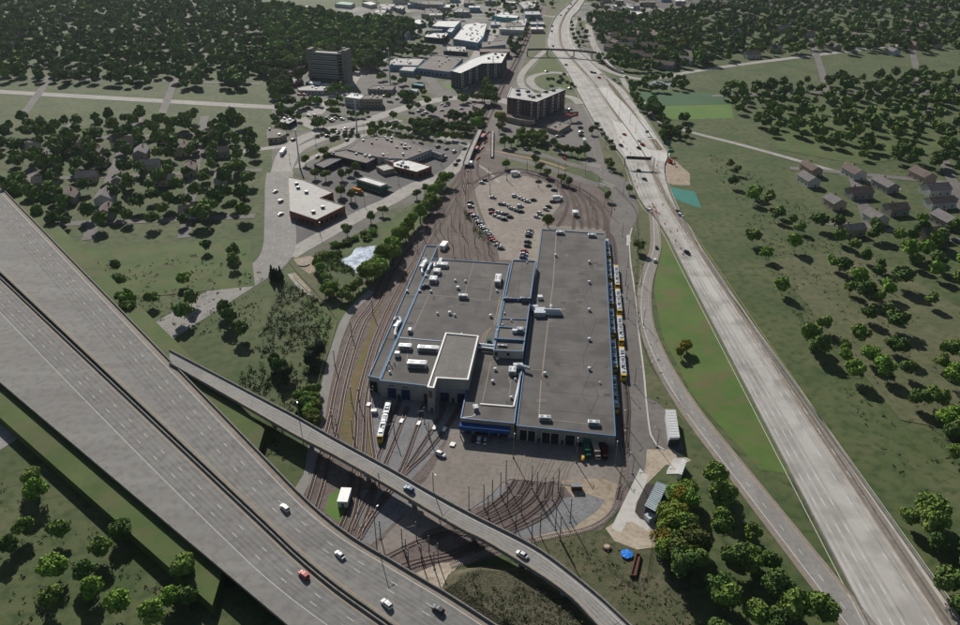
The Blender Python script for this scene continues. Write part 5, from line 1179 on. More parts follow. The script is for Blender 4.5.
truck('orange school bus parked beside the green awning restaurant', W('B1','393,327')[0], hd('B1','370,320 416,334'), mat('school bus yellow', (.5,.2,.03)), L=10, name='school_bus', cat='bus', cabc=MATS['school bus yellow'])
truck('green dump lorry in the shade before the long shed', W('F3','208,335')[0], -1.5, green, L=9, cabc=green); truck('tan lorry with yellow nose beside the green lorry', W('F3','280,345')[0], -1.5, wallt, L=9, cabc=wallt); truck('dark red lorry at the right of the tan lorry', W('F3','340,350')[0], -1.5, mat('maroon paint', (.06,.008,.01)), L=7.5, cabc=MATS['maroon paint'])
p = W('F3','177,395')[0]; t = thing('forklift','small yellow forklift on the sunlit edge of the shed apron','forklift',(*p,ZL[0]),1.4); put_local(MB().box((0,0,.35),(2,1.2,.8)), 'body', yellow, t); put_local(MB().box((-.1,0,1.9),(1.4,1.1,.12)).box((-.6,-.5,1.1),(.1,.1,.85)).box((-.6,.5,1.1),(.1,.1,.85)).box((.5,.5,1.1),(.1,.1,.85)).box((.5,-.5,1.1),(.1,.1,.85)), 'roof_guard', yellow, t); put_local(MB().box((1.1,-.3,.3),(.15,.12,2.2)).box((1.1,.3,.3),(.15,.12,2.2)), 'mast', darkm, t)
for x in (-.65,.65):
    for s in (-1,1): put_local(MB().tube((x,s*.5,.3),(x,s*.7,.3),.3,n=8), 'wheel', rubber, t)
p = W('E2','430,18')[0]; t = thing('dark_container','dark red low container on the sandy ground beside the curved tracks','container',(*p,0),.0); MB().box((*p,0),(4.2,2.4,2.2)).build('body', rust, t); MB().box((*p,2.2),(4.4,2.6,.15)).build('lid', greym, t)
# traffic
TR = [('D','B1','25,323','white'),('','B1','49,366','silver'),('','B1','49,424','silver'),('','B1','105,92','black'),('','B1','212,167','dark'),('','B1','255,74','black'),('','B1','303,62','black'),('','B1','345,92','dark'),('','K3','328,412','silver'),('','K3','390,415','dark'),('','K3','507,425','dark'),('','K3','495,440','dark'),('','K3','530,462','black'),('','K3','543,452','silver'),('','K3','570,436','dark'),('','K3','628,445','silver'),('','K3','462,535','dark'),('','K3','495,597','black'),('','K3','590,560','black'),('','K3','655,530','silver'),('','K3','655,555','dark'),('','K3','722,530','black'),('','K3','695,437','grey'),('','K3','865,487','dark'),('','K3','245,225','red'),('','K3','292,228','red'),
('','K4','40,508','dark'),('','K4','140,520','silver'),('','K4','320,565','silver'),('','K4','300,300','grey'),('','K4','375,375','silver'),('','K4','410,405','dark'),('','K4','440,388','silver'),('','K4','405,360','white'),('','K4','655,245','dark'),('','K4','585,312','silver'),('','K4','610,325','white'),('','K4','580,365','white'),('','K4','635,298','dark'),('','K4','755,350','white'),('','K4','902,355','white'),('','K4','180,262','white'),('','K4','70,240','silver'),
('','K9','415,263','grey'),('','K9','485,288','silver'),('','K9','405,338','silver'),('','K9','520,365','dark'),('','K9','497,402','dark'),('','K9','340,245','dark'),('','K9','575,262','dark'),
('','K8','305,477','white'),('','K8','327,480','white'),('','K8','350,484','white'),('','K8','465,503','dark'),('','K8','600,500','white'),('','K8','760,542','white'),('','K8','718,592','dark'),('','K8','678,598','silver'),('','K8','790,355','silver'),('','K8','765,370','dark'),('','K8','745,380','silver'),('','K8','575,18','black'),('','K8','735,40','black'),('','K8','620,145','dark'),('','K8','785,168','dark'),('','K8','885,560','silver'),('','K8','885,590','black'),('','K8','870,475','white'),('','K8','880,520','dark'),
('','B2','205,135','dark'),('','B2','378,175','red'),('','B2','585,235','silver'),('','B2','628,245','dark'),('','B2','630,118','dark'),('','B2','712,98','silver'),('','B2','727,115','red'),('','B2','710,130','dark'),('','B2','645,68','red'),('','B2','710,230','dark'),('','B2','735,268','dark'),('','B2','758,410','white'),('','B2','895,430','white'),('','B2','886,412','grey'),('','B2','925,598','dark'),
('','A2','320,142','dark'),('','A2','326,208','dark'),('','A2','322,118','dark'),('','A2','385,292','dark'),('','A2','415,257','silver'),('','A2','500,326','dark'),('','A2','513,328','dark'),('','A2','533,350','red'),('','A2','655,348','dark'),('','A2','600,358','dark'),('','A2','622,375','black'),('','A2','395,40','dark'),('','A2','385,60','silver'),('','A2','405,20','dark'),('','A2','360,70','dark'),
('','C1','110,328','white')][:-1]
nm = {'B1':'avenue or boulevard at the left','K3':'busy road junction below the tower','K4':'car parks and street by the bend','K9':'side street near the station works','K8':'yard and ramps round the V shaped apartments','B2':'roads beside the right hand freeway bridge','A2':'wide freeway and its upper ramps'}
rr = random.Random(4)
for i,(_, pan, s, col) in enumerate(TR):
    q = W(pan, s)[0]; ang = {'B1':1.1,'K3':.5,'K4':.4,'K9':.9,'K8':.3,'B2':-1.1,'A2':1.9}[pan]
    if pan == 'A2' and float(s.split(',')[1]) > 240: ang = -1.0
    if pan == 'K3': ang = -.35+1.57*0 if float(s.split(',')[1]) < 500 else .5
    c = car('%s car among the traffic on the %s' % (col, nm[pan]), q, ang+rr.uniform(-.1,.1), col, rr.choice(('sedan','suv')), z=ZL[0]+.03, group='%s cars, %s' % (col, nm[pan])); c.name = 'road_car'
# rows of cars at the showroom, too small to show parts
rr = random.Random(9); reg = W('K6','0,115 200,60 250,75 300,90 200,130 60,160 0,150'); reg2 = W('K6','530,100 740,95 760,140 640,165 540,150'); reg3 = W('K5','560,30 600,20 700,20 560,60')
n_ = 0
for rg in (reg, reg2):
    xs = [p[0] for p in rg]; ys = [p[1] for p in rg]; y = min(ys)
    while y < max(ys):
        x = min(xs)
        while x < max(xs):
            if inpoly((x,y), rg) and n_ < 110 and rr.random() < .8:
                col = rr.choice(('white','silver','dark','blue','grey','white','red')); c = car('%s car in the crowded car rows of the showroom at the upper right' % col, (x,y), 1.57, col, 'sedan', group='%s showroom cars' % col); c.name = 'parked_car'; n_ += 1
            x += 4.2
        y += 13
for t in list(CAR.values()): kill(t)
# ================================================================== POLES
def lamp(label, base, H, rz=0, arm=2.4, group=None, z=0, double=False, r=.22, name='street_lamp', cat='street lamp'):
    t = thing(name, label, cat, (base[0],base[1],z), rz, group); put_local(MB().tube((0,0,0),(0,0,H),r,r*.6,n=6), 'pole', greym, t)
    put_local(MB().box((0,0,0),(.7,.7,.5)), 'base', wallg, t)
    for s in ((1,-1) if double else (1,)):
        a = put_local(MB().tube((0,0,H-.3),(s*arm,0,H+.15),.07), 'arm', greym, t); put_local(MB().box((s*arm,0,H+.05),(.8,.35,.16)), 'lamp_head', ductm, a)
    return t
def mast(base, H, rz, label, group, arm=3.0, r=.22):
    t = thing('catenary_mast', label, 'catenary mast', (base[0],base[1],0), rz, group); put_local(MB().tube((0,0,0),(0,0,H),r,r*.75,n=6), 'pole', greym, t); put_local(MB().box((0,0,0),(.8,.8,.35)), 'base', wallg, t)
    put_local(MB().tube((0,0,H*.8),(arm,0,H*.74),.05).tube((0,0,H*.95),(arm*.7,0,H*.76),.04), 'arm', greym, t); return t
lamp('tall freeway lamp standing at the near parapet over the weeds', G((377.4,553.2),0), 21, 1.0, 2.2); lamp('tall lamp standing behind the left half of the flyover', (W('M2','215,150',7)[0][0]-.2, W('M2','215,150',7)[0][1]+.3), 17, -1.2, 2.0)
q = W('D1','725,600',7)[0]; lamp('tall lamp on the far parapet of the flyover near its middle', (q[0]+.4,q[1]+1.2), 17, -1.0, 2)
for s, g_, H in (('513.3,458',  'apron', 11),('576,462.5','apron',11),('615,466','apron',11)): lamp('tall slender lamp with long shadow on the shed apron before the %s doors' % {'513.3,458':'left','576,462.5':'middle','615,466':'right'}[s], G(I('PX',s)[0]), H, 1.4, 2.2)
MS = {'curved tracks fan':('F5','70,230 187,215 253,175 317,120 360,20 480,272 560,65 625,435 745,390 860,330 560,495 720,155 765,95 435,440 600,120 780,470 370,230 220,300 660,160'),
 'track fan behind the long shed':('B2','260,300 345,330 400,300 445,330 490,380 530,300 555,390 575,350 500,440 430,440 585,430 380,240'),
 'left hand yard tracks':('C1','600,170 520,190 460,330 365,430 290,560 560,120 660,60 700,120'),
 'fan behind the maintenance hall':('F8','450,90 500,250 605,250 700,150 830,230 560,10 690,20 820,150 330,50'),
 'tracks between flyover and freeway':('F4','410,440 440,520 620,500 560,560 690,560 520,390 240,380 660,620 460,600'),
 'gravel apron tracks':('F1','110,330 270,600 505,500 540,610 610,450'),
 'tracks west of the apron':('D1','365,190 280,300 300,330 370,340 490,580 400,200'),
 'car park loop track':('B2','40,260 120,210 210,230 250,230 45,330 350,240 120,270 290,240'),
 'yard throat':('B1','860,310 830,360 770,400 720,420 810,470 760,500 870,260 690,540 640,560 860,520')}
for g_, (pan, s) in MS.items():
    for p in W(pan, s): mast(p, 9 if g_ != 'curved tracks fan' else 12, R.uniform(2.2,3.6), 'thin grey overhead line mast standing among the '+g_, 'masts, '+g_)
for i, s in enumerate(('300,168','357.3,134','390.4,84','493,78.5')):
    p = G(I('PX', s)[0]); H = (32,30,36,26)[i]
    t = thing('power_pylon', ('tall tapering steel pole at the left avenue bend','tall steel pole at the boulevard junction','tall steel pole rising before the grey warehouses','tall steel pole before the dark apartment block')[i], 'power pole', (*p,0)); put_local(MB().tube((0,0,0),(0,0,H),.75,.35,n=10),'pole',ductm,t)
    for k in range(3): put_local(MB().tube((-2.6,0,H-1.5-k*3),(2.6,0,H-1.5-k*3),.1),'crossarm',greym,t)
k = 0
for pan, s, g_ in (('B1','205,115 90,195 420,60 575,290 765,205 425,390 225,515 385,380 850,145','streets left of the yard'),('B2','45,330 120,265 640,330 700,250 560,130 470,240 635,520 690,560','roads right of the car park'),('D2','660,400 655,300 650,140 690,110 790,390 680,510','access road'),('C2','660,120 650,200 655,260 660,350 720,200 730,380','access road and ramp'),('K7','90,130 190,260 310,330 400,480 300,440 450,560','wide freeway'),('K6','40,420 90,470','wooded estate')):
    for p in W(pan, s): lamp('slender grey street lamp along the '+g_, p, 10, R.uniform(0,6.28), 2.0, 'street lamps, '+g_, name='street_lamp', r=.17)
# work zone drums
for p in W('B2','770,378 775,390 768,402 783,410 790,415 775,425 815,380 825,465 850,500 880,495 873,540 895,575 905,600 690,275 700,300 692,330 650,270 600,400 765,165 790,205 672,150 655,130 640,100 625,80 800,420'):
    t = thing('traffic_drum','orange traffic drum on the freeway work zone','traffic drum',(*p,ZL[0]),0,'orange drums on the freeway'); put_local(MB().tube((0,0,0),(0,0,1.1),.42,.34,n=10),'body',orange,t); put_local(MB().tube((0,0,.5),(0,0,.75),.42,.39,n=10),'band',whitep,t)
# ================================================================== FENCES
def fence(label, P, h=1.8, m=greym, step=3.0, panel=True):
    L_ = cat_spline(P, step); c = L_[len(L_)//2]; t = thing('fence', label, 'fence', (c.x,c.y,0)); D = resample(L_, step); pm = MB()
    for p in D: pm.tube((p.x,p.y,0),(p.x,p.y,h+.1),.07,n=4)
    pm.build('posts', m, t); rm = MB()
    for z in (.35,h*.55,h): 
        for a,b in zip(D[:-1],D[1:]): rm.tube((a.x,a.y,z),(b.x,b.y,z),.045,n=3)
    rm.build('rails', m, t)
fence('long pale timber fence from the street corner to the pond bank', PX('289,262 296,271 311,287 323,301 337,319.5'), 1.6, wallt)
fence('long pale timber fence running down beside the cinder path', PX('337.5,320.5 331,344 323,366 318.5,384 313.5,404'), 1.6, wallt)
fence('wire fence along the right verge of the access road', tp(('B2','600,300 690,400 700,470'),('PX','638,250'),('C2','690,250 700,350 720,450 760,560'),('PX','660,380')), 1.8)
fence('dark fence around the grass patch by the blue tarpaulin', W('E2','770,260 740,440 715,470 600,395 555,360'), 1.4, darkm)
fence('fence round the oval car park rim', W('F6','75,360 110,420 200,520 290,630'), 1.5)
fence('metal guard rail along the grassy right side of the ramp', tp(('H2','600,0 605,250 640,360 740,620'),('H3','580,0 720,220 920,490')), .8, ductm, 2.5)
# ================================================================== VEGETATION
def crown_np(seed, kind='round', n=3400, leaf=.36, clumps=13):
    """crown of unit height about 10 m and width about 9 m, base at z=0: leaf quads on overlapping clumps"""
    rs = np.random.RandomState(seed); H = 10.0; clumps = int(rs.randint(9,20)); wob = .8+.45*rs.rand(3)
    if kind == 'con':
        z = 1+rs.rand(n)**1.3*9; rad = (10.3-z)/9.3*2.6*(.8+.3*np.sin(z*3.0)); a = rs.rand(n)*6.283; rr_ = rad*(.65+.35*rs.rand(n)); C = np.stack([rr_*np.cos(a), rr_*np.sin(a), z], 1); Nn = np.stack([np.cos(a), np.sin(a), np.full(n,.5)], 1)
    else:
        if kind == 'round': ax = (3.2,3.2,2.7); cz = 6.0
        elif kind == 'tall': ax = (1.9,1.9,3.4); cz = 6.0
        else: ax = (2.6,2.6,1.0); cz = 1.5
        ax = tuple(a*b for a,b in zip(ax, wob)) if kind != 'bush' else ax
        cl = rs.randn(clumps,3); cl /= np.linalg.norm(cl,axis=1)[:,None]; cl *= (.55+.45*rs.rand(clumps))[:,None]; cl[:,2] = np.where(cl[:,2] < -.5, -.3, cl[:,2]); cl = cl*np.array(ax)+np.array([0,0,cz])
        cr = (1.1+rs.rand(clumps)*1.0)*(1.15 if kind != 'bush' else .8)
        cl[0] = (0,0,cz+.3*ax[2]); cr[0] = 2.1 if kind != 'bush' else 1.3
        k = rs.choice(clumps, n, p=(cr**2)/(cr**2).sum()); d = rs.randn(n,3); d /= np.linalg.norm(d,axis=1)[:,None]; d[:,2] = np.where(rs.rand(n) < .45, np.abs(d[:,2]), d[:,2])
        C = cl[k]+d*(cr[k]*(.7+.38*rs.rand(n)))[:,None]; Nn = d
    Nn = Nn+rs.randn(n,3)*.45; Nn /= np.linalg.norm(Nn,axis=1)[:,None]
    T = np.cross(Nn, rs.randn(n,3)); T /= np.linalg.norm(T,axis=1)[:,None]; B = np.cross(Nn, T); s = (leaf*(.55+.9*rs.rand(n)))[:,None]
    q = np.stack([C-T*s-B*s*.7, C+T*s-B*s*.6, C+T*s*.8+B*s*.7, C-T*s*.7+B*s*.8], 1).reshape(-1,3)
    q[:,2] = np.maximum(q[:,2], .05); return q.astype(np.float32)
def np_mesh(name, V, m, mi=None, smooth=False):
    n = len(V)//4; me = bpy.data.meshes.new(name); me.vertices.add(len(V)); me.vertices.foreach_set('co', V.ravel()); me.loops.add(len(V)); me.loops.foreach_set('vertex_index', np.arange(len(V), dtype=np.int32))
    me.polygons.add(n); me.polygons.foreach_set('loop_start', np.arange(0,4*n,4,dtype=np.int32)); me.polygons.foreach_set('loop_total', np.full(n,4,dtype=np.int32))
    for q in (m if isinstance(m,list) else [m]): me.materials.append(q)
    if mi is not None: me.polygons.foreach_set('material_index', mi.astype(np.int32))
    me.update(); me.validate(); return me
TREEP = {}
def treeproto(color, kind, v):
    key = (color, kind, v)
    if key in TREEP: return TREEP[key]
    V = crown_np(hash((len(color)*7+ord(color[0]), len(kind), v)) % 9999 if False else (ord(color[0])*31+ord(kind[0])*7+v*101) % 9973, kind, 3400 if kind != 'bush' else 1000, .29 if kind != 'bush' else .26)
    me = np_mesh('crown', V, LEAF[color]); tr = MB(); 
    if kind == 'bush': tr.tube((0,0,0),(0,0,1.2),.12,.06,n=5)
    else:
        tr.tube((0,0,0),(.1,.05,4.2),.34,.22,n=7).tube((.1,.05,4.2),(0,.1,7.2),.22,.08,n=6)
        rs = random.Random(v)
        if kind != 'con':
            for k in range(5): a = k*1.26+rs.random(); tr.tube((.08,.05,3.2+k*.5),(1.8*math.cos(a),1.8*math.sin(a),5.2+k*.4),.13,.05,n=5)
    tm = bpy.data.meshes.new('trunk'); tm.from_pydata(tr.v,[],tr.f); tm.materials.append(bark)
    TREEP[key] = (me, tm); return TREEP[key]
TREES = []   # x, y, height, colour, kind, label, group
def trees(pan, s, h, color, label, kind='round', group=True, each=None):
    P = W(pan, s, .5*h if kind != 'bush' else .5)
    for i, p in enumerate(P):
        hh = h*R.uniform(.82,1.2)
        TREES.append((p[0], p[1], hh, color if isinstance(color,str) else R.choice(color), kind, each[i] if each else label, (label if group and len(P) > 1 and not each else None)))
rk = R
trees('B1','785,262 765,275 755,300 728,318 712,345 722,372 700,392',11,('light','mid'),'bright green tree in the line between side street and railway')
trees('B1','670,425 640,450 615,470 590,495 570,520 605,515 555,550 530,585 510,610',12,'light','tall bright green poplar between pond and railway','tall')
trees('C1','548,25 515,65 485,95 450,120 430,150 505,115 545,70 465,140',13,'light','big light green tree overhanging the pond bank')
trees('C1','205,85 212,110 222,130 232,150 243,172 255,195 268,215 285,225 245,230 265,245',7,'light','young bright green tree in the row left of the pond','tall')
trees('C1','320,250 345,235 370,220 395,200 350,258',7,('light','mid'),'rounded bush at the lower corner of the pond','round')
trees('B1','345,550 380,530 420,510 460,505 300,600 290,560 430,530 250,610 320,560',4.5,('mid','light'),'bush on the bank above the pond','bush')
trees('B1','655,330 693,303 502,402 450,434 315,318 360,340 200,240 247,245 320,245 352,228 158,182 240,145 345,494 385,215 255,165 375,205',8,'mid','','round',False,
 each=['left one of two street trees by the yard fence','right one of two street trees by the yard fence','lone round grey green tree casting a round shadow on the verge','small tree left of the lone round one','dark round tree behind the brick building','small dark tree next to the school bus','green tree near the small annex of the shops','second green tree near the small annex of the shops','tree in the yard left of the restaurant','second tree in the yard left of the restaurant','small tree on the boulevard verge at the left','bushy tree on the boulevard verge','tiny shrub on the street corner','tree in the service yard of the shops','shrub beside the annex car park','shrub by the wall of the shops'])
trees('C1','45,150 20,148 32,160 8,150',8,'con','dark conifer at the top corner of the scrub field','con')
trees('C1','198,490 218,495 175,540 190,515 80,590 62,600 20,545 30,570',8,('con','dark'),'dark bushy tree low in the scrub field','tall')
trees('D1','170,135 208,125 120,165 75,55 168,185 130,150 200,165 45,30 20,20',7,('mid','dark'),'tree in the scrub field above the flyover')
trees('M2','310,50 300,90 330,120 350,60 290,130 330,170',6,('mid','light'),'young tree beside the cinder path above the flyover')
trees('D2','880,600 925,590',9,'light','bright leafy tree beside the ribbed sheds')
trees('E2','875,55 900,70 870,110 900,130 930,20 930,80 845,150',9,('light','light','yellow'),'bright leafy tree right of the pale blue shed')
trees('E2','825,235 860,260 830,290 880,225 850,215 880,180',10,('yellow','yellow','light'),'yellow green tree in the clump right of the blue tarpaulin')
trees('E2','905,190 930,220 905,290 930,330 935,270 915,370',11.5,('dark','mid'),'dark tree in the clump at the lower right edge of the photo')
trees('B2','115,195 270,210 300,235 362,262 397,275 572,185 572,340 668,305 705,565 305,455 250,175 500,45 585,200',8,'mid','','round',False,
 each=['bushy tree on the grass above the oval car park','small tree on the grass strip','taller dark tree on the strip above the track fan','dark conical tree on the strip','second dark conical tree on the strip','shrub in the triangular verge','small tree where the access road begins','bush beside the freeway wall','round yellow green bush between access road and ramp','round bush at the corner of the car park','small tree on the median of the street','tree by the yard of lorries','shrub near the junction'])
trees('B2','200,95 280,95 350,120 410,135 140,95 470,140 330,100 380,130 110,100 240,110 170,80 440,140',9,('mid','dark'),'tree in the dark row below the V shaped apartment block')
trees('A2','80,520 85,565 100,540',10,('yellow','mid'),'yellowish tree between the railway and the V shaped apartment block')
trees('A2','25,400 45,380 60,400 20,430 50,430 10,440 65,440 30,370',13,('mid','dark'),'big green tree left of the rail corridor')
trees('A2','0,520 12,500 -8,540',9,'mid','tree beside the car park left of the rail corridor')
trees('C2','908,480 925,470 900,500',7,'yellow','yellow tinged bush on the slope at the right edge')
trees('K4','35,490 100,500 160,510 215,530 275,540 340,550 405,555 465,570 545,585 610,590 680,590 755,600',7.5,('mid','light'),'street tree in the row above the long shopping car park')
trees('K4','50,570 110,585 170,595 250,600 200,615 300,610 380,610',6,'mid','smaller street tree in the second row by the shops')
trees('K4','320,470 360,480 400,475 440,490 480,480 520,495 560,490 600,500 640,495 680,500 720,510 760,505 800,515 840,520 350,500 420,510 500,515 580,520 660,525 740,530 820,540 370,455 450,465 540,470',9,'dark','tree in the dark thicket along the tracks above the shops')
trees('K4','640,420 680,410 720,415 760,420 800,430 840,420 700,430 780,440 470,350 500,360',9,'dark','tree in the dark row beside the rose coloured lot')
trees('K4','885,420 905,455 915,490 880,480 930,440',9,'light','light green tree beside the bridge at the tracks')
trees('K4','235,210 215,230 280,240 260,215 320,250 300,225 250,240',9,('dark','mid'),'dark tree in the clump beside the road bend')
trees('K4','405,190 425,200 100,240 370,75 240,100 210,110 610,265 455,285 295,335 370,320 755,265 800,250 850,240 780,270 730,200 140,415 20,70 150,80 60,60',7,'mid','small tree on the lots around the road bend')
trees('K3','20,60 60,50 100,60 130,110 60,120 20,140 100,150 160,120 10,190 60,190 120,190 160,190',14,('mid','light','dark'),'big green tree at the left edge below the tower')
trees('K3','60,340 95,360 130,380 165,390 60,260 100,280 140,290 180,285 70,380 20,240 10,420 30,450 190,360',8,('dark','mid'),'dark tree around the lots at the left edge')
trees('K3','240,310 270,320 310,290 330,305 350,265 385,285 400,265 425,290 230,330 280,300',7,('mid','light'),'tree in the row between the lot and the junction')
trees('K3','500,300 530,310 560,310 590,255 620,260 530,290 560,170 590,160 620,150 640,180 690,175 700,165 520,190',8,('mid','light'),'green tree by the street rising past the tower')
trees('K3','375,480 400,485 430,480 455,475 410,465',9,'mid','tree on the grassy traffic island')
trees('K3','450,578 500,560 548,547 408,595 535,620 582,605 660,585 700,590 765,590 710,560',4,'dark','clipped round shrub in the median of the boulevard','bush')
trees('K3','900,525 880,560 930,540',10,'mid','leafy tree where boulevard and lot meet')
trees('K3','690,390 720,400 760,400 800,395 850,380 550,360 520,365 580,375 240,430 70,520 120,530 45,480',6,('dark','mid'),'shrub near the two tone office')
trees('K2','130,420 170,400 210,410 250,400 290,420 330,430 150,450 190,460 230,470 280,470 330,460 370,430 410,440 450,430 480,450 390,470 440,480 350,490 500,430 110,490 60,520 30,540 20,590 60,580 130,480',9,('mid','dark'),'tree of the grove behind the white roofed warehouse')
trees('K2','600,345 590,370 625,360',8,'brown','russet tree at the end of the dark fronted warehouse','tall')
trees('K2','600,150 640,110 680,70 720,50 660,150 700,155 760,160 500,190 480,215 400,375 430,370 280,235 300,240 590,130 620,130',7,('dark','mid'),'small tree along the far street')
trees('K5','250,390 280,400 310,390 340,360 270,420 300,440 330,420 280,460 260,340',9,'dark','dark tree beside the rail corridor below the offices')
trees('K5','395,300 400,270 410,230 430,190 450,160 380,330 60,280 110,290 40,120 60,150 70,90 200,70 240,80 300,80 480,90 500,60 510,110 490,30',7,('dark','mid'),'tree along the offices left of the rail corridor')
trees('K5','800,200 810,230 800,270 815,310 830,350 850,390 870,410 880,230 900,260 930,290 870,180 920,340 900,380 880,330 860,300',6,('mid','dark'),'tree between the wide freeway and the curving lane')
trees('K8','590,80 620,75 640,80 690,110 720,90 760,110 800,130 830,150 700,60',4,('dark','mid'),'bush inside the ramp loop','bush')
trees('K8','330,560 370,555 410,570 450,560 350,590 400,600 450,590 540,580 520,600 490,610 560,610',9,('mid','light'),'broad tree below the V shaped apartment block')
trees('B2','520,20 535,45 550,65 565,85 580,100 590,125 520,35',4,'dark','bush in the line along the freeway edge','bush')
trees('K7','600,300 580,330 620,320 640,340 560,350 590,360 640,370 660,360 610,270',11,'dark','tree of the big dark clump beside the playing field')
trees('K7','440,230 460,260 480,290 420,150 430,180 410,120 500,330 560,90 520,110 480,130 540,140 600,80 640,70 700,60 760,60 800,100 850,120 900,130 860,150 790,140 830,80 880,70 640,160 600,165 690,165 720,165',8,('mid','dark'),'tree around the grey court and playing field')
trees('K7','690,450 720,480 760,520 800,540 840,530 700,530 730,560 780,570 830,570 690,570 860,430 900,420 880,440 920,550 740,510 650,440 900,600 700,600 720,500',8,('dark','mid'),'dark tree in the garden right of the freeway')
trees('K6','120,520 150,500 180,530 220,520 260,510 240,560 290,530 300,580 340,520 330,590 380,540 370,600 420,560 430,600 470,570 400,510 350,500 490,600 530,570 560,600 600,560 620,600 650,540 700,550 740,540 780,560 770,510 820,500 860,500 900,510 840,540 690,520 660,580',9,('dark','mid','mid'),'tree in the front row of the wooded estate')
trees('K6','680,350 720,350 760,370 700,400 740,410 660,390',12,'mid','tree of the broad green clump in the middle of the estate')
trees('K6','840,390 880,370 900,400 860,420 900,350',9,'yellow','yellow green tree at the right of the estate')
road_poly = [tuple(p) for p in U1]+[tuple(p) for p in L2[::-1]]
fwy_poly = [tuple(p) for p in FA]+[tuple(p) for p in FB[::-1]]
ramp_poly = [tuple(p) for p in offset(RL, 12)]+[tuple(p) for p in offset(RL, -12)[::-1]]
def onroad(q):
    if inpoly(q, ramp_poly): return True
    x, y = toimg(q[0], q[1]); return (inpoly(q, road_poly) or inpoly(q, fwy_poly)) if not (268 < x < 693 and y < 60) else inpoly(q, fwy_poly)
def scatter(pan, s, sp, h, colors, label, avoid=(), pan2=None, n=9999, kind='round', prob=1.0):
    rg = W(pan, s); xs = [p[0] for p in rg]; ys = [p[1] for p in rg]; y = min(ys); k = 0
    while y < max(ys):
        x = min(xs)+R.uniform(0,sp)
        while x < max(xs):
            q = (x+R.uniform(-.35,.35)*sp, y+R.uniform(-.35,.35)*sp)
            if inpoly(q, rg) and R.random() < prob and not onroad(q) and not any(inpoly(q, a) for a in avoid): TREES.append((q[0],q[1],h*R.uniform(.75,1.25),R.choice(colors),kind,label,label)); k += 1
            x += sp
        y += sp*.9
DK = ('dark','dark','mid','dark','mid','brown') if False else ('dark','dark','mid','dark','mid')
twr = W('PX','305,72 360,72 360,92 300,92')
scatter('PX','262,10 290,12 310,16 345,22 372,25 400,27 418,32 408,40 392,50 380,60 372,72 356,70 352,82 345,82 340,86 300,86 296,74 280,74 262,80',14.5,15.5,('dark','mid','dark','mid','light','dark','mid'),'tree of the dense wood behind the concrete tower',(twr,))
scatter('PX','586,20 610,16 622,18 640,20 665,14 700,10 700,70 660,68 640,64 620,60 605,50 596,36',15,11,DK,'tree of the wooded estate at the upper right', tuple([[(p[0]-9,p[1]-12),(p[0]+9,p[1]-12),(p[0]+9,p[1]+8),(p[0]-9,p[1]+8)] for p in [G((585+x/S9,y/S9+1)) for x,y,_,_,_,_ in HL]]))
scatter('PX','330,0 690,-8 690,2 600,4 500,2 400,4',30,9,DK,'tree far away at the top edge of the photo',prob=.8)
scatter('PX','382,24 440,22 432,38 400,45',26,8,DK,'tree among the far buildings',prob=.6)
scatter('PX','590,5 640,5 690,9 690,13 600,18',22,8,DK,'tree around the showroom',prob=.5)
scatter('PX','482,-2 560,0 552,8 530,14 486,20',24,8,DK,'tree among the far offices left of the railway',prob=.5)
inside = len(TREES)
# beyond the photograph's own frame: woods and gardens either side
farw = 17
scatter('PX','-40,-6 262,-6 262,80 240,92 -40,80',farw,12,DK,'x',prob=.8)
scatter('PX','-40,125 235,118 262,150 250,225 -40,235',17,11,('mid','dark','mid'),'x',prob=.75)
scatter('PX','-60,290 255,310 262,360 200,340 -60,300',12,9,('mid','dark'),'x',prob=.3)
scatter('PX','0,470 120,520 240,620 200,690 -40,690 -60,480',11,9,('mid','light','dark'),'x',prob=.45)
scatter('PX','700,-6 1010,-6 1010,52 760,56 700,68',farw,11,DK,'x',prob=.7)
scatter('PX','715,90 1010,70 1010,180 900,170 760,135',16,10,('mid','dark'),'x',prob=.75)
scatter('PX','800,215 1010,235 1030,440 960,460 830,300',14,10,('mid','dark','light'),'x',prob=.5)
scatter('PX','712,470 740,490 790,520 1010,500 1060,690 700,690 712,600 706,540',9.5,10,('dark','mid','mid'),'x',prob=.85)
scatter('PX','712,150 790,210 900,330 1010,440 960,480 880,470 800,330 730,230',13,9,('mid','dark','light'),'x',prob=.3)
scatter('PX','20,262 240,250 250,300 200,340 120,310',13,8,('mid','dark','light'),'x',prob=.25)
def img(t): return toimg(t[0], t[1])
order = sorted(range(inside), key=lambda i: TREES[i][1]/(TREES[i][2]**.5))
indiv = []; rest = []
for i in order:
    x, y = img(TREES[i])
    (indiv if len(indiv) < 299 and 268 < x < 693 and y < 640 and TREES[i][4] != 'bush' else rest).append(i)
bushes = [i for i in rest if TREES[i][4] == 'bush']; rest = [i for i in rest if TREES[i][4] != 'bush']+list(range(inside, len(TREES)))
for i in indiv+bushes:
    x, y, h, color, kind, lb, g_ = TREES[i]; cm, tm = treeproto(color, kind, i % 5)
    nm_ = {'con':'conifer_tree','bush':'shrub','tall':'slender_tree','round':'broadleaf_tree'}[kind]; s = h/10 if kind != 'bush' else h/5
    kn = {'con':'conifer','bush':'shrub','tall':'tree','round':'tree'}[kind]
    t = thing(nm_, lb, 'shrub' if kind == 'bush' else 'tree', (x,y,0), R.uniform(0,6.28), g_); t.scale = (s*R.uniform(.95,1.2), s*R.uniform(.95,1.2), s)
    for nm2, me in (('crown',cm),('trunk',tm)): o = bpy.data.objects.new(nm2, me); COL.objects.link(o); o.parent = t
lods = {}
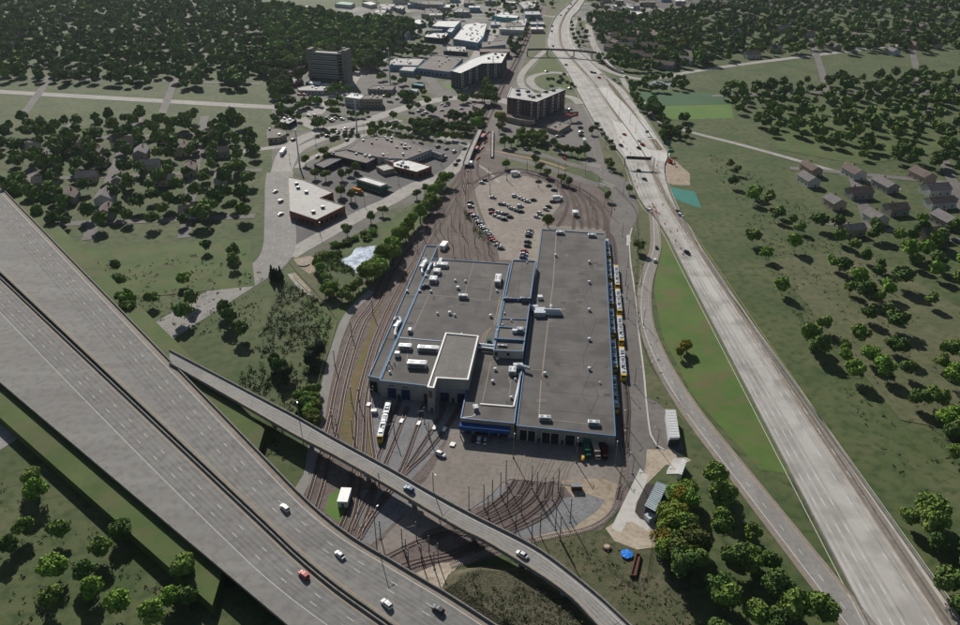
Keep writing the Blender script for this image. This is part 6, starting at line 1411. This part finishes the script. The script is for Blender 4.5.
def merged(name, label, idx, cat):
    keys = ('dark','mid','light','yellow','brown','con'); VV = []; MI = []
    for i in idx:
        x, y, h, color, kind, _, _ = TREES[i]; d = y
        n = 2200 if d < 330 else (600 if d < 650 else 170); v = i % 7; key = (n, v, kind)
        if key not in lods: lods[key] = crown_np(50+v, kind, n, {2200:.36,600:.66,170:1.2}[n])
        a = R.uniform(0,6.28); s = h/10*1.12; c, sn = math.cos(a)*s, math.sin(a)*s; V = lods[key]; Q = np.empty_like(V)
        Q[:,0] = V[:,0]*c-V[:,1]*sn+x; Q[:,1] = V[:,0]*sn+V[:,1]*c+y; Q[:,2] = V[:,2]*s*.97; VV.append(Q); MI.append(np.full(len(V)//4, keys.index(color)))
    if not VV: return
    me = np_mesh(name, np.concatenate(VV), [LEAF[k] for k in keys], np.concatenate(MI)); o = bpy.data.objects.new(name, me); COL.objects.link(o); tag(o, label, cat, kind='stuff')
merged('distant_woodland', 'mass of dark green tree crowns filling the far woods and gardens', rest, 'woodland')
# ground cover tufts
def cover(name, label, regs, dens, size, mats, cat, hgt=.5, avoid=(), base=0.0):
    VV = []; MI = []; rs = np.random.RandomState(len(name))
    for rg, dn in regs:
        xs = [p[0] for p in rg]; ys = [p[1] for p in rg]; n = int((max(xs)-min(xs))*(max(ys)-min(ys))*dn*dens)
        P = np.stack([rs.uniform(min(xs),max(xs),n), rs.uniform(min(ys),max(ys),n)],1)
        P = np.array([p for p in P if inpoly(p, rg) and noise.noise(Vector((p[0]*.045,p[1]*.045,0)))+noise.noise(Vector((p[0]*.2,p[1]*.2,3)))*.6 > -.12])
        if not len(P): continue
        k = 7; n = len(P); s0 = size*(.5+rs.rand(n)); C = np.repeat(np.concatenate([P, np.zeros((n,1))],1), k, 0); sc = np.repeat(s0, k)[:,None]
        C = C+rs.randn(n*k,3)*sc*np.array([.5,.5,0]); C[:,2] = np.abs(rs.randn(n*k))*sc[:,0]*hgt
        N_ = rs.randn(n*k,3)+np.array([0,0,.8]); N_ /= np.linalg.norm(N_,axis=1)[:,None]; T = np.cross(N_, rs.randn(n*k,3)); T /= np.linalg.norm(T,axis=1)[:,None]; B = np.cross(N_,T); s = sc*.38
        q = np.stack([C-T*s-B*s*.6, C+T*s-B*s*.5, C+T*s*.7+B*s*.6, C-T*s*.8+B*s*.7],1).reshape(-1,3); q[:,2] = np.maximum(q[:,2], .03)+base; VV.append(q.astype(np.float32)); MI.append(np.repeat(rs.randint(0,len(mats),n),k))
    me = np_mesh(name, np.concatenate(VV), mats, np.concatenate(MI)); o = bpy.data.objects.new(name, me); COL.objects.link(o); tag(o, label, cat, kind='stuff')
strawm = mat('straw tuft', (.10,.095,.055), (.14,.13,.08), .6, rough=.9); olivem = mat('olive tuft', (.042,.056,.020), (.07,.085,.034), .4, rough=.9); greent = mat('green tuft', (.035,.055,.016), (.06,.085,.024), .4, rough=.9); darkt = mat('dark tuft', (.020,.030,.012), (.035,.048,.018), .4, rough=.9)
fld = PX('283,283 296,286 318,300 333,320 326,345 316,390 303,424 296,415 272,402 236,384 262,330')
cover('scrub_field', 'rough scrub of low bushes and grasses over the field left of the tracks', [(fld,1),(W('M2','0,230 0,150 150,330 260,420 220,520 110,600 0,520'),1.1),(PX('120,360 272,440 272,462 180,380'),.8)], .42, .85, [olivem, greent, darkt, greent, olivem, strawm], 'scrub', .7)
cover('reed_bed', 'olive brown reeds covering the slope between flyover and freeway', [([(p[0],p[1]) for p in RT],1.0)], 1.1, .42, [olivem, strawm, olivem, greent], 'reeds', .8, base=RBZ)
cover('meadow', 'patchy weeds and rough grass on the ground right of the flyover', [(W('E2','330,270 480,230 600,250 700,400 780,400 800,470 935,430 960,660 720,660 560,450'),1),(W('C2','680,-60 760,0 720,200 715,330 780,500 840,600 800,600 720,480 690,260'),.6),(W('D2','770,150 900,240 900,340 880,215 820,200'),1.2)], .35, .5, [olivem, greent, greent, strawm], 'grass', .4)
cover('field_weeds', 'scattered weeds and tussocks over the open fields', [(PX('705,150 800,200 930,330 1000,470 900,480 760,262'),.5),(PX('60,265 262,250 262,330 240,350 150,330'),.6),(PX('0,480 110,540 240,640 0,640'),.6)], .12, .7, [olivem, greent, strawm, darkt], 'grass', .5)
cover('bank_bushes', 'low bushes along the pond and track banks', [(W('C1','200,60 300,50 318,92 340,115 366,125 385,155 420,190 330,250 290,230 240,150'),2.2),(W('B2','-100,330 0,480 60,560 60,600 0,520 -80,400') if False else W('F6','60,360 95,360 130,440 220,550 280,625 250,625 170,540 90,440'),1.3)], .3, 1.0, [greent, olivem, LEAF['light'], LEAF['mid']], 'bushes', .9)
# neighbourhood beyond the frame
def suburb(reg, n, seed, side):
    rs = random.Random(seed); xs = [p[0] for p in reg]; ys = [p[1] for p in reg]; k = 0; placed = []; tries = 0
    while k < n and tries < 4000:
        tries += 1; q = (rs.uniform(min(xs),max(xs)), rs.uniform(min(ys),max(ys)))
        if inpoly(q, reg) and all(math.dist(q,p) > 26 for p in placed):
            placed.append(q); gable('gabled_house', '%s house in the neighbourhood %s' % (('brown roofed','grey roofed')[k%2], side), q[0], q[1], rs.uniform(9,12), rs.uniform(13,20), 5.5, rs.choice((0,1.57))+.2, (wallt,wallw,wallg)[k%3], (shingle,shingle2)[k%2], group='%s houses %s' % (('brown','grey')[k%2], side)); k += 1
suburb(PX('10,10 250,20 250,80 10,80'), 26, 3, 'far off to the left'); suburb(PX('30,150 225,135 235,215 40,220'), 22, 5, 'left of the avenue')
suburb(PX('710,20 950,20 950,60 720,60'), 22, 6, 'far off to the right'); suburb(PX('790,170 940,180 950,260 830,230'), 14, 8, 'right of the freeway')
# ================================================================== LIGHT, SKY, CAMERA
w = bpy.data.worlds.new('World'); scene.world = w; w.use_nodes = True; nt = w.node_tree; bg = nt.nodes['Background']
sky = nt.nodes.new('ShaderNodeTexSky'); sky.sky_type = 'NISHITA'; sky.sun_disc = False
SUN_EL = math.radians(32.5); az = math.atan2(-.30,.954)          # from north (+Y), clockwise
sky.sun_elevation = SUN_EL; sky.sun_rotation = az; sky.air_density = 1.2; sky.dust_density = 1.2; sky.ozone_density = 1.5
nt.links.new(sky.outputs[0], bg.inputs[0]); bg.inputs[1].default_value = .048
sd = bpy.data.lights.new('sun', 'SUN'); sd.energy = 5.0; sd.angle = math.radians(.55); sd.color = (1,.95,.88); so = bpy.data.objects.new('sun', sd); COL.objects.link(so)
v = Vector((math.sin(az)*math.cos(SUN_EL), math.cos(az)*math.cos(SUN_EL), math.sin(SUN_EL))); so.rotation_euler = v.to_track_quat('Z','Y').to_euler(); so.location = (0,600,400)
cd = bpy.data.cameras.new('camera'); cam = bpy.data.objects.new('camera', cd); COL.objects.link(cam); cam.location = (0,0,CAM_H); cam.rotation_euler = (math.pi/2-PITCH,0,0)
cd.sensor_width = 36; cd.lens = 36*FOC/960; cd.clip_start = 1; cd.clip_end = 30000; scene.camera = cam
scene.render.engine = 'CYCLES'; scene.view_settings.view_transform = 'Standard'; scene.view_settings.look = 'None'; scene.view_settings.exposure = 0
# thin summer haze hanging over the whole plain
hz = MB().box((0,3000,-20),(9000,7400,420)).build('haze', []) if False else None
hm = bpy.data.materials.new('haze'); hm.use_nodes = True; hn = hm.node_tree; hn.nodes.clear(); ho = hn.nodes.new('ShaderNodeOutputMaterial'); vs = hn.nodes.new('ShaderNodeVolumeScatter'); vs.inputs['Color'].default_value = (.78,.88,1,1); vs.inputs['Density'].default_value = .000025; vs.inputs['Anisotropy'].default_value = .35; hn.links.new(vs.outputs[0], ho.inputs['Volume'])
hb = MB().box((0,3000,-1),(9000,7400,420)).build('haze', hm); tag(hb, 'thin bluish summer haze over the land', 'haze', kind='stuff')
scene.cycles.volume_bounces = 0
